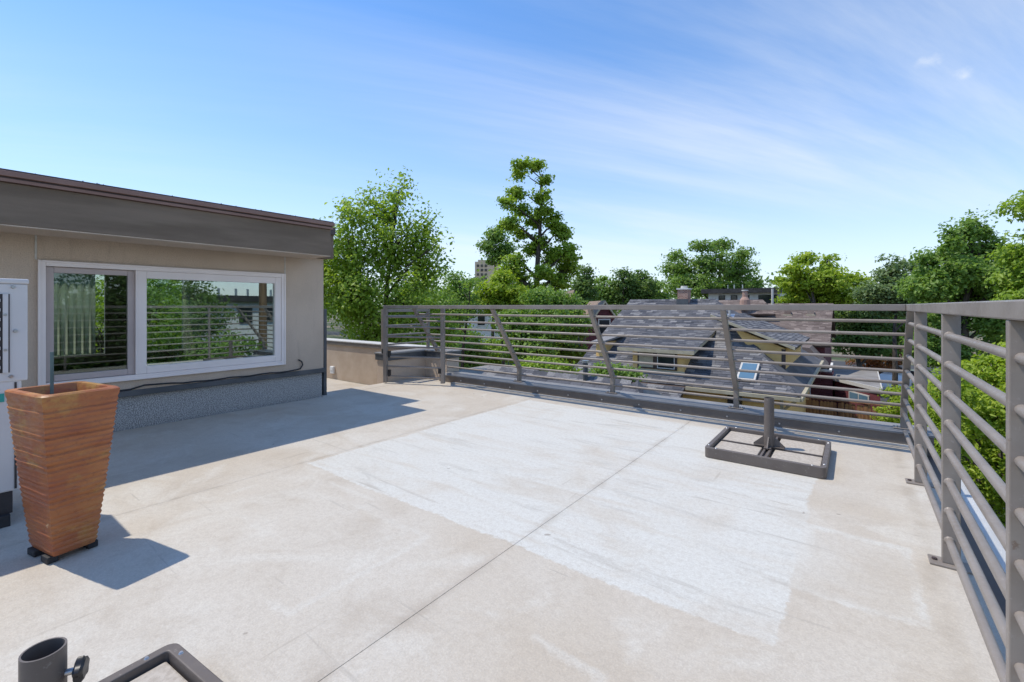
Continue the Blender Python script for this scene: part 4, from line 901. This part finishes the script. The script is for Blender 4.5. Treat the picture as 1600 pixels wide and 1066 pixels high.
MB().prism([Vector((v.x, v.y, ta.z + .01)) for v in (ta + axn * 2, ta + axn * 6, ta + axn * 6 + bkv * .6, ta + axn * 2 + bkv * .6)], (0, 0, 1.2)).build('penthouse', M['tower'], tw)

# --- white house and pole on the east side (mirrored in the window)
we = thing('white_house', 'white house with dark roof edge and square black windows, mirrored in the window', 'house', (20, 14, GROUND))
box(14.5, 24, 9.35, 24, GROUND, 1.30).build('wall', M['whitewall'], we)
box(14.2, 24.3, 9.0, 24.3, 1.3005, 1.60).build('flat_roof', M['dark_roof'], we)
for y in (9.95, 11.1, 13.2, 15.5):
    wo = box(14.44, 14.498, y, y + 0.62, 0.25, 1.05).build('window', M['dark_roof'], we); box(14.40, 14.439, y + .06, y + .56, 0.31, 0.99).build('pane', M['glass_far'], wo)
for y in (9.6, 10.4, 11.0, 12.2): MB().tube([(16, y, 1.60), (16, y, 2.0)], .06, 6).build('roof_vent_pipe', M['steel'], we)
po = thing('utility_pole', 'brown wooden utility pole on the east side, mirrored in the window', 'utility pole', (9.2, 8.7, GROUND))
MB().tube([(9.2, 8.7, GROUND), (9.2, 8.7, 5.2)], [.17, .13], 12).build('pole', M['pole_wood'], po, smooth=True)
MB().bar((9.2 - .8, 8.55, 4.6), (9.2 + .8, 8.55, 4.6), .1, .12).build('crossarm', M['pole_wood'], po)
for a in (-.7, 0, .7): MB().tube([(9.2 + a, 8.55, 4.66), (9.2 + a, 8.55, 4.82)], .04, 8).build('insulator', M['white'], po)

# ------------------------------------------------------------------ cars
def car(label, loc, rz, paint):
    t = thing('parked_car', label, 'car', loc)
    Mx = Matrix.Translation(loc) @ Matrix.Rotation(rz, 4, 'Z')
    def part(nm, mb, m, parent=t, **k): mb.v = [tuple(Mx @ Vector(v)) for v in mb.v]; return mb.build(nm, m, parent, **k)
    prof = [(-2.2, .35), (2.15, .35), (2.25, .6), (2.15, .82), (1.1, .95), (-1.55, .98), (-2.2, .95), (-2.28, .6)]
    b = part('body', MB().prism([(x, -.88, z) for x, z in prof], (0, 1.76, 0)), paint, bevel=.06, seg=3)
    cab = [(-1.9, .96), (1.15, .93), (.35, 1.42), (-1.35, 1.45)]
    part('cabin', MB().prism([(x, -.74, z) for x, z in cab], (0, 1.48, 0)), paint, bevel=.05, seg=3)
    for s_ in (-1, 1):
        y0 = .745 if s_ > 0 else -.755
        part('side_window', MB().prism([(x, y0, z) for x, z in ((-1.6, 1.0), (.85, 1.0), (.3, 1.36), (-1.28, 1.38))], (0, .01, 0)), M['glass_far'])
        part('headlight', MB().box(2.14, 2.25, s_ * .68 - .14, s_ * .68 + .14, .62, .76), M['headlight'])
    part('windscreen', MB().prism([(1.17, -.62, .98), (1.17, .62, .98), (.42, .56, 1.38), (.42, -.56, 1.38)], (.03, 0, .02)), M['glass_far'])
    for x in (-1.4, 1.4):
        for s_ in (-1, 1):
            w_ = part('wheel', MB().tube([(x, s_ * .72, .32), (x, s_ * .93, .32)], .32, 18), M['black_rubber'], smooth=True)
            part('rim', MB().tube([(x, s_ * .931, .32), (x, s_ * .945, .32)], .2, 14), M['steel'], w_)
    return t
c1 = atd(1388, 588, 42); car('black parked car seen between the right railing posts', (c1.x, c1.y, GROUND + .02), math.radians(10), M['black_car'])
c1 = atd(1398, 612, 35.5); car('white parked car behind leafy branches near the corner post', (c1.x, c1.y, GROUND + .02), math.radians(80), M['white_car'])

# ------------------------------------------------------------------ trees
def leaf_mesh(name, pos, nor, size, tone, rng, m, aspect=0.6):
    n = len(pos)
    r = rng.normal(size=(n, 3)); t = r - (r * nor).sum(1, keepdims=True) * nor; t /= np.linalg.norm(t, axis=1, keepdims=True) + 1e-9
    s = np.cross(nor, t); sz = size * rng.uniform(0.5, 1.4, size=(n, 1))
    a = pos - t * sz * 0.5; b = pos + t * sz * 0.5 - nor * sz * 0.10
    c = pos + s * sz * aspect * 0.5 + nor * sz * 0.10 - t * sz * .06; d = pos - s * sz * aspect * 0.5 + nor * sz * 0.10 - t * sz * .06
    V = np.stack([a, c, b, d], 1).reshape(-1, 3); base_ = np.arange(n)[:, None] * 4
    F = np.concatenate([base_ + np.array([0, 1, 2]), base_ + np.array([0, 2, 3])], 1).reshape(-1)
    me = bpy.data.meshes.new(name); me.vertices.add(len(V)); me.vertices.foreach_set('co', V.astype(np.float32).ravel())
    me.loops.add(len(F)); me.loops.foreach_set('vertex_index', F.astype(np.int32)); me.polygons.add(2 * n)
    me.polygons.foreach_set('loop_start', np.arange(0, 6 * n, 3, dtype=np.int32)); me.update(calc_edges=True)
    at = me.attributes.new('tone', 'FLOAT', 'POINT'); at.data.foreach_set('value', np.repeat(tone, 4).astype(np.float32)); me.materials.append(m)
    return me
def plant(nm, label, cat, base_xy, lobes, leaf, size, n_leaf, seed, trunk_r=0.16, cl_sigma=0.22, per=26, lean_=(0, 0), group=None, parts=('trunk', 'crown'), trunk_top=None, shell=0.45, upright=0.0, fork=0.35, aspect=0.6, flat=0.46):
    """lobes: (x, y, z, rx, ry, rz)"""
    rng = np.random.default_rng(seed); bx, by = base_xy
    t = thing(nm, label, cat, (bx, by, GROUND), group)
    lob = np.array(lobes, float); wts = (lob[:, 3] * lob[:, 4] * lob[:, 5]) ** (2 / 3); wts /= wts.sum()
    zt_ = trunk_top if trunk_top is not None else lob[:, 2].max()
    z0 = GROUND; cxm = (lob[:, 0] * wts).sum(); cym = (lob[:, 1] * wts).sum()
    top = lob[lob[:, 2].argmax()]
    K = 14; zs = np.linspace(z0, zt_, K); tt = (zs - z0) / (zt_ - z0)
    ax = bx + (top[0] - bx) * tt ** 1.6 + 0.012 * (zt_ - z0) * np.cumsum(rng.normal(size=K)) * 0.35; ay = by + (top[1] - by) * tt ** 1.6 + 0.012 * (zt_ - z0) * np.cumsum(rng.normal(size=K)) * 0.35
    tr = MB(); tr.tube([(ax[i], ay[i], zs[i]) for i in range(K)], [trunk_r * (1.25 if i == 0 else 1) * (1 - 0.86 * tt[i]) for i in range(K)], 9)
    def axis(z):
        i = int(np.clip(np.searchsorted(zs, z), 1, K - 1)); u = (z - zs[i-1]) / (zs[i] - zs[i-1]); u = min(max(u, 0), 1)
        return np.array([ax[i-1] + (ax[i] - ax[i-1]) * u, ay[i-1] + (ay[i] - ay[i-1]) * u, zs[i-1] + (zs[i] - zs[i-1]) * u]), trunk_r * (1 - 0.86 * ((zs[i-1] - z0) / (zt_ - z0)))
    limb_end = []
    for lb in lob:
        c = lb[:3]; hd = math.hypot(c[0] - bx, c[1] - by); start, r0 = axis(max(min(c[2] - 0.55 * hd - 0.4 * lb[5], zt_ * 0.97), z0 + fork * (zt_ - z0)))
        end = c + np.array([0, 0, lb[5] * 0.25]); midp = (start + end) / 2 + np.array([0, 0, 0.08 * np.linalg.norm(end - start)]) + rng.normal(size=3) * 0.05 * np.linalg.norm(end - start)
        P_ = [start, 0.25 * start + 0.5 * midp + 0.25 * end + rng.normal(size=3) * .02, midp, end]; rl_ = max(min(r0 * 0.55, 0.02 + 0.05 * np.linalg.norm(end - start)), 0.008)
        tr.tube(P_, [rl_, rl_ * .8, rl_ * .55, rl_ * .22], 6); limb_end.append((start, midp, end, rl_))
    nc = max(int(n_leaf / per), 8); which = rng.choice(len(lob), nc, p=wts)
    dirs = rng.normal(size=(nc, 3)); dirs /= np.linalg.norm(dirs, axis=1, keepdims=True); rad = rng.uniform(shell ** 2, 1.0, nc) ** 0.5
    out = rng.random(nc) < 0.07; rad[out] *= rng.uniform(1.02, 1.18, out.sum())
    cen = lob[which, :3] + dirs * lob[which, 3:6] * rad[:, None]
    cen[:, 2] += upright * np.abs(rng.normal(size=nc)) * (rad > 0.8)
    for i in range(0, nc, 1 if nc < 900 else 2):
        s_, m_, e_, rl_ = limb_end[which[i]]; k = rng.uniform(0.35, 1.0); p0 = m_ * (1 - k) + e_ * k; p1 = cen[i]
        pm_ = (p0 + p1) / 2 + rng.normal(size=3) * 0.06 * np.linalg.norm(p1 - p0)
        tr.tube([p0, pm_, p1], [rl_ * .34 + .003, rl_ * .2 + .002, .002], 3, cap=False)
    tr.build(parts[0], M['bark'], t, smooth=True)
    ci = np.repeat(np.arange(nc), per); n = len(ci)
    sg = cl_sigma * 0.92 * rng.uniform(0.55, 1.25, nc)[ci][:, None]
    off = np.clip(rng.normal(size=(n, 3)), -1.45, 1.45) * sg * np.array([1.08, 1.08, flat]); pos = cen[ci] + off
    outv = pos - lob[which[ci], :3]; outv /= np.linalg.norm(outv, axis=1, keepdims=True) + 1e-6
    nor = 0.42 * np.array([0, 0, 1]) + 0.48 * outv + np.array([-.12, -.10, 0]) + rng.normal(size=(n, 3)) * 0.45; nor /= np.linalg.norm(nor, axis=1, keepdims=True)
    crnd = rng.random(nc) ** 1.2; tone = np.clip(0.62 * crnd[ci] + 0.38 * rng.random(n) + 0.10 * np.clip(off[:, 2] / (sg[:, 0] * .46), -1, 1), 0, 1)  # random tone, plus painted light: paler leaves towards each clump's top
    me = leaf_mesh(parts[1], pos, nor, size, tone, rng, L[leaf], aspect)
    link(bpy.data.objects.new(parts[1], me), t)
    return t
def lob_px(lst, d, dep=0.85, jitter=0.0, seed=0):
    rg3 = random.Random(seed); out = []
    for px_, py_, rx, rz in lst:
        dd = d + rg3.uniform(-jitter, jitter); c = atd(px_, py_, dd); k = dd / FPX; out.append((c.x, c.y, c.z, rx * k, (rx + rz) / 2 * k * dep, rz * k))
    return out
def base_at(px_, d): q_ = ray(px_); return (q_[0] * d, q_[1] * d)

TG = 'trees around the neighbouring houses'
plant('tree', 'large leafy tree with upright shoots rising behind the stucco room', 'tree', base_at(575, 13.5),
      lob_px([(556, 345, 26, 26), (600, 335, 24, 24), (625, 318, 7, 16), (545, 400, 42, 46), (610, 395, 42, 52), (655, 385, 20, 32), (668, 358, 9, 18), (662, 425, 30, 40), (550, 465, 58, 56), (640, 480, 48, 46), (490, 430, 45, 60), (600, 525, 90, 34), (690, 520, 30, 30), (450, 420, 40, 50), (540, 325, 7, 16), (575, 318, 7, 16), (612, 306, 6, 20), (629, 300, 5, 14), (668, 338, 6, 16), (680, 388, 9, 12), (645, 350, 7, 16), (688, 425, 8, 14)], 13.5, jitter=.7, seed=1),
      'fresh', 0.112, 30000, 11, 0.17, 0.20, 24, group=TG, upright=0.34, shell=0.3, flat=0.85)
plant('tree', 'rounded mid green tree right of the large leafy tree', 'tree', base_at(712, 25),
      lob_px([(715, 447, 24, 24), (700, 468, 24, 22), (735, 440, 11, 14), (690, 490, 45, 34), (728, 478, 26, 20)], 25, jitter=1, seed=2), 'mid', 0.16, 8000, 12, 0.15, 0.30, 24, group=TG)
tall = [(815, 258, 11, 9), (837, 259, 11, 8), (852, 282, 12, 8), (810, 274, 10, 9), (806, 303, 13, 11), (791, 317, 12, 8), (849, 308, 13, 12), (813, 330, 13, 12), (846, 330, 15, 11), (796, 350, 12, 11), (836, 346, 14, 11), (866, 347, 14, 12), (810, 364, 15, 12), (876, 364, 14, 13), (847, 378, 15, 13), (888, 396, 14, 16), (866, 400, 15, 14), (832, 390, 14, 13), (803, 412, 16, 14), (889, 420, 14, 15), (790, 428, 14, 13), (852, 425, 16, 14), (815, 436, 17, 14), (876, 440, 17, 15), (840, 455, 18, 14), (800, 462, 18, 12)]
plant('tree', 'tall slender tree standing high above the others in the middle', 'tree', base_at(832, 34), lob_px([(a, b_, c * .98, e * 1.05) for a, b_, c, e in tall], 34, jitter=1.3, seed=3), 'fresh', 0.26, 17500, 13, 0.38, 0.32, 30, group=TG, trunk_top=atd(820, 270, 34).z, shell=0.15)
plant('tree', 'pale grey green tree left of the tall slender tree', 'tree', base_at(775, 41), lob_px([(774, 368, 14, 13), (762, 382, 12, 11), (786, 388, 16, 14), (775, 402, 18, 12)], 41, jitter=1, seed=4), 'mid', 0.26, 3600, 14, 0.2, 0.40, 22, group=TG)
plant('tree', 'yellow green maple at the foot of the tall tree', 'tree', base_at(785, 28), lob_px([(766, 452, 22, 12), (800, 456, 24, 13), (750, 468, 20, 11), (784, 436, 18, 12), (812, 472, 24, 14), (770, 478, 26, 14)], 28, jitter=1, seed=5), 'lime', 0.21, 8500, 15, 0.15, 0.30, 22, group=TG)
plant('tree', 'bushy mid green tree below the top rail in the middle', 'tree', base_at(860, 24), lob_px([(850, 466, 40, 16), (880, 478, 34, 18), (805, 505, 42, 24), (862, 508, 50, 30), (825, 545, 50, 28), (885, 545, 32, 24), (900, 505, 22, 28)], 24, jitter=1.2, seed=6), 'mid', 0.17, 20000, 16, 0.16, 0.30, 24, group=TG)
plant('tree', 'dark narrow tree right of the tall tree', 'tree', base_at(914, 46), lob_px([(914, 432, 10, 16), (908, 452, 14, 18), (920, 460, 10, 14), (912, 474, 16, 12)], 46, jitter=1, seed=7), 'deep', 0.27, 4200, 17, 0.2, 0.42, 22, group=TG)
row = [('leftmost', 945, 450, 24, 24, 'mid'), ('second', 973, 440, 20, 24, 'deep'), ('third', 1001, 441, 20, 24, 'deep'), ('fourth', 1024, 455, 19, 18, 'mid')]
for i, (w_, px_, py_, a, b_, lf) in enumerate(row):
    plant('tree', w_ + ' tree of the background row left of the brick chimney', 'tree', base_at(px_, 58), lob_px([(px_, py_, a * .8, b_ * .8), (px_ - a * .5, py_ + 12, a * .7, b_ * .6), (px_ + a * .55, py_ + 10, a * .6, b_ * .6), (px_ + 2, py_ + 26, a * 1.1, 14)], 58, jitter=1.5, seed=20 + i), lf, 0.36, 3800, 30 + i, 0.25, 0.52, 22, group='background tree row')
plant('tree', 'broad dark tree with open crown behind the brick chimney', 'tree', base_at(1110, 49), lob_px([(1052, 398, 14, 9), (1060, 420, 26, 22), (1096, 384, 20, 9), (1125, 384, 20, 10), (1162, 396, 16, 12), (1110, 412, 36, 24), (1150, 425, 32, 26), (1078, 448, 46, 18), (1135, 452, 46, 16), (1178, 445, 10, 13)], 49, jitter=1.6, seed=8), 'mid', 0.28, 17000, 18, 0.4, 0.42, 22, group=TG, shell=0.3)
plant('tree', 'bright green tree right of the white modern house', 'tree', base_at(1285, 34), lob_px([(1260, 406, 18, 12), (1295, 410, 12, 14), (1240, 422, 14, 8), (1246, 442, 28, 18), (1284, 438, 34, 20), (1330, 442, 24, 16), (1262, 465, 44, 14), (1325, 465, 44, 15)], 36, jitter=1, seed=9), 'lime', 0.27, 12500, 19, 0.25, 0.36, 22, group=TG)
plant('tree', 'green tree standing behind the garage roof', 'tree', base_at(1345, 36), lob_px([(1325, 500, 24, 20), (1360, 505, 36, 26), (1395, 500, 26, 26), (1345, 535, 44, 22), (1392, 535, 26, 22)], 37, jitter=1, seed=10), 'deep', 0.26, 12000, 20, 0.25, 0.38, 22, group=TG)
plant('tree', 'small light green tree left of the big ash by the corner post', 'tree', base_at(1395, 26), lob_px([(1390, 432, 20, 18), (1406, 416, 8, 10), (1425, 420, 6, 9), (1378, 460, 38, 16), (1420, 455, 26, 18), (1400, 480, 50, 16), (1440, 480, 26, 18)], 27, jitter=.8, seed=11), 'grey', 0.19, 11000, 21, 0.18, 0.27, 22, group=TG, upright=0.25)
plant('tree', 'big ash tree above the right railing', 'tree', base_at(1512, 15), lob_px([(1510, 364, 12, 12), (1528, 362, 12, 11), (1516, 350, 6, 8), (1482, 368, 5, 12), (1488, 385, 10, 10), (1455, 405, 17, 9), (1440, 406, 7, 6), (1505, 396, 27, 16), (1535, 392, 20, 14), (1547, 378, 5, 16), (1562, 390, 6, 14), (1570, 404, 20, 10), (1490, 428, 50, 22), (1536, 432, 44, 26), (1450, 455, 34, 18), (1500, 460, 70, 16), (1575, 450, 30, 30), (1470, 500, 34, 24), (1560, 505, 34, 22), (1450, 545, 26, 26), (1485, 560, 30, 22), (1570, 545, 36, 20)], 15.5, jitter=.7, seed=12), 'mid', 0.125, 42000, 22, 0.24, 0.16, 24, group=TG, upright=0.14, trunk_top=atd(1512, 380, 15).z, shell=0.3, flat=0.65)
plant('tree', 'bright leafed tree at the right edge above the railing', 'tree', base_at(1625, 9), lob_px([(1604, 326, 26, 17), (1640, 320, 40, 30), (1590, 402, 26, 14), (1598, 436, 34, 20), (1640, 400, 50, 50), (1606, 470, 34, 14), (1650, 470, 50, 40)], 9, jitter=.3, seed=13), 'fresh', 0.10, 12000, 23, 0.13, 0.12, 22, group=TG, aspect=0.5)
plant('tree', 'yellow green box elder below the right railing', 'tree', base_at(1545, 9.5), lob_px([(1480, 615, 34, 34), (1540, 585, 42, 30), (1585, 560, 30, 28), (1500, 665, 44, 40), (1560, 655, 52, 44), (1620, 620, 50, 60), (1545, 735, 52, 44), (1600, 760, 50, 60), (1470, 700, 26, 30), (1590, 850, 40, 50)], 8.2, jitter=.9, seed=14), 'lime', 0.095, 30000, 24, 0.10, 0.13, 24, group=TG, aspect=0.42)
plant('shrub', 'leafy branch in front of the cedar fence by the corner post', 'shrub', base_at(1405, 17), lob_px([(1398, 618, 20, 14), (1418, 640, 22, 22), (1388, 650, 18, 14), (1440, 620, 20, 26), (1415, 668, 34, 14), (1400, 700, 40, 30)], 17, jitter=.5, seed=15), 'lime', 0.11, 6500, 25, 0.06, 0.16, 22, parts=('stem', 'foliage'))
plant('shrub', 'russet leaved shrub beyond the garage roof', 'shrub', base_at(1370, 39), lob_px([(1355, 565, 26, 12), (1385, 570, 18, 12), (1400, 556, 14, 12)], 39, jitter=.5, seed=16), 'russet', 0.18, 3000, 26, 0.06, 0.28, 22, parts=('stem', 'foliage'))
for i, (px_, py_, rx, rz, d, lf, lab) in enumerate([(720, 525, 28, 16, 33, 'mid', 'round shrub below the white gabled house'), (770, 545, 30, 16, 31, 'fresh', 'fresh green shrub near the bare soil'),
        (850, 572, 44, 12, 15, 'fresh', 'low shrub behind the outbuilding ridge left of the vent pipe'), (960, 580, 34, 12, 14.5, 'mid', 'low shrub behind the outbuilding ridge right of the vent pipe'), (735, 548, 24, 14, 26, 'mid', 'dark shrub seen through the rails beside the gate'),
        (660, 560, 40, 30, 20, 'mid', 'shrub behind the corner parapet')]):
    c = atd(px_, py_, d)
    plant('shrub', lab, 'shrub', base_at(px_, d), lob_px([(px_, py_, rx, rz), (px_ - rx * .5, py_ + rz * .6, rx * .7, rz * .8), (px_ + rx * .5, py_ + rz * .5, rx * .7, rz * .8), (px_, py_ + rz * 1.6, rx * .8, rz)], d, jitter=.3, seed=40 + i), lf, 0.006 * d + .02, 4200, 50 + i, 0.06, 0.012 * d, 22, parts=('stem', 'foliage'), group='shrubs in the yards')
# trees on the east side, mirrored in the window
for i, (x, y, zt_, r, lf, lab) in enumerate([(7.5, 3.9, 2.5, 2.0, 'deep', 'leafy tree east of the deck nearest the camera, mirrored in the window'), (10.5, 5.9, 2.9, 2.0, 'deep', 'dark tree east of the deck, mirrored mid window'),
        (8.5, 1.2, 3.4, 2.4, 'deep', 'wide dark tree south of the white house, mirrored in the left sash'), (6.0, 6.0, 0.35, 1.7, 'mid', 'low tree beyond the right railing, mirrored low in the window'), (26, 25, 4.5, 4.0, 'deep', 'tree behind the white house, mirrored at the window edge'),
        (8.0, 7.4, -1.1, 1.4, 'fresh', 'small tree in front of the white house, mirrored in the window')]):
    lb = [(x, y, zt_ - r * .5, r * .6, r * .6, r * .5), (x - r * .45, y + .3, zt_ - r * .95, r * .6, r * .6, r * .5), (x + r * .4, y - .4, zt_ - r, r * .6, r * .6, r * .5), (x, y + r * .5, zt_ - r * 1.1, r * .6, r * .6, r * .5), (x, y - r * .5, zt_ - r * 1.3, r * .6, r * .6, r * .6), (x, y, zt_ - r * 1.9, r * .9, r * .9, r * .6)]
    plant('tree', lab, 'tree', (x, y), lb, lf, 0.13, 15000, 70 + i, 0.15, 0.26, 24, group='trees east of the deck')
# tree on the west side, seen through the rear window of the room
plant('tree', 'sunlit tree west of the rooftop room, seen through its rear window', 'tree', (-13.5, 3.4), [(-13.5, 3.4, 0.9, 1.5, 1.5, 1.0), (-13.0, 2.4, 0.2, 1.3, 1.3, 1.0), (-13.2, 4.3, 0.0, 1.3, 1.3, 1.0), (-13.5, 3.0, -1.5, 1.8, 1.8, 1.2)], 'lime', 0.12, 9000, 90, 0.15, 0.24, 24, group=TG)
# far wood along the horizon
rng = np.random.default_rng(5); N = 60000
cl = 900; ang = rng.uniform(-1.25, 1.25, cl); dist = rng.uniform(95, 260, cl)
cx = dist * (FW[0] * np.cos(ang) + RT[0] * np.sin(ang)); cy = dist * (FW[1] * np.cos(ang) + RT[1] * np.sin(ang)); cz = GROUND + 2 + rng.uniform(0, 1, cl) ** 0.7 * (8.0 + dist * 0.022)
idx = rng.integers(0, cl, N); pos = np.stack([cx[idx], cy[idx], cz[idx]], 1) + rng.normal(size=(N, 3)) * np.array([2.2, 2.2, 1.3])
nor = rng.normal(size=(N, 3)) * .5 + np.array([0, 0, .6]); nor /= np.linalg.norm(nor, axis=1, keepdims=True)
me = leaf_mesh('distant_wood', pos, nor, 1.0, np.clip(.6 * rng.random(cl)[idx] + .4 * rng.random(N), 0, 1), rng, L['deep'])
o = bpy.data.objects.new('distant_wood', me); link(o); tag(o, 'far off belt of trees along the horizon', 'wood', kind='stuff')
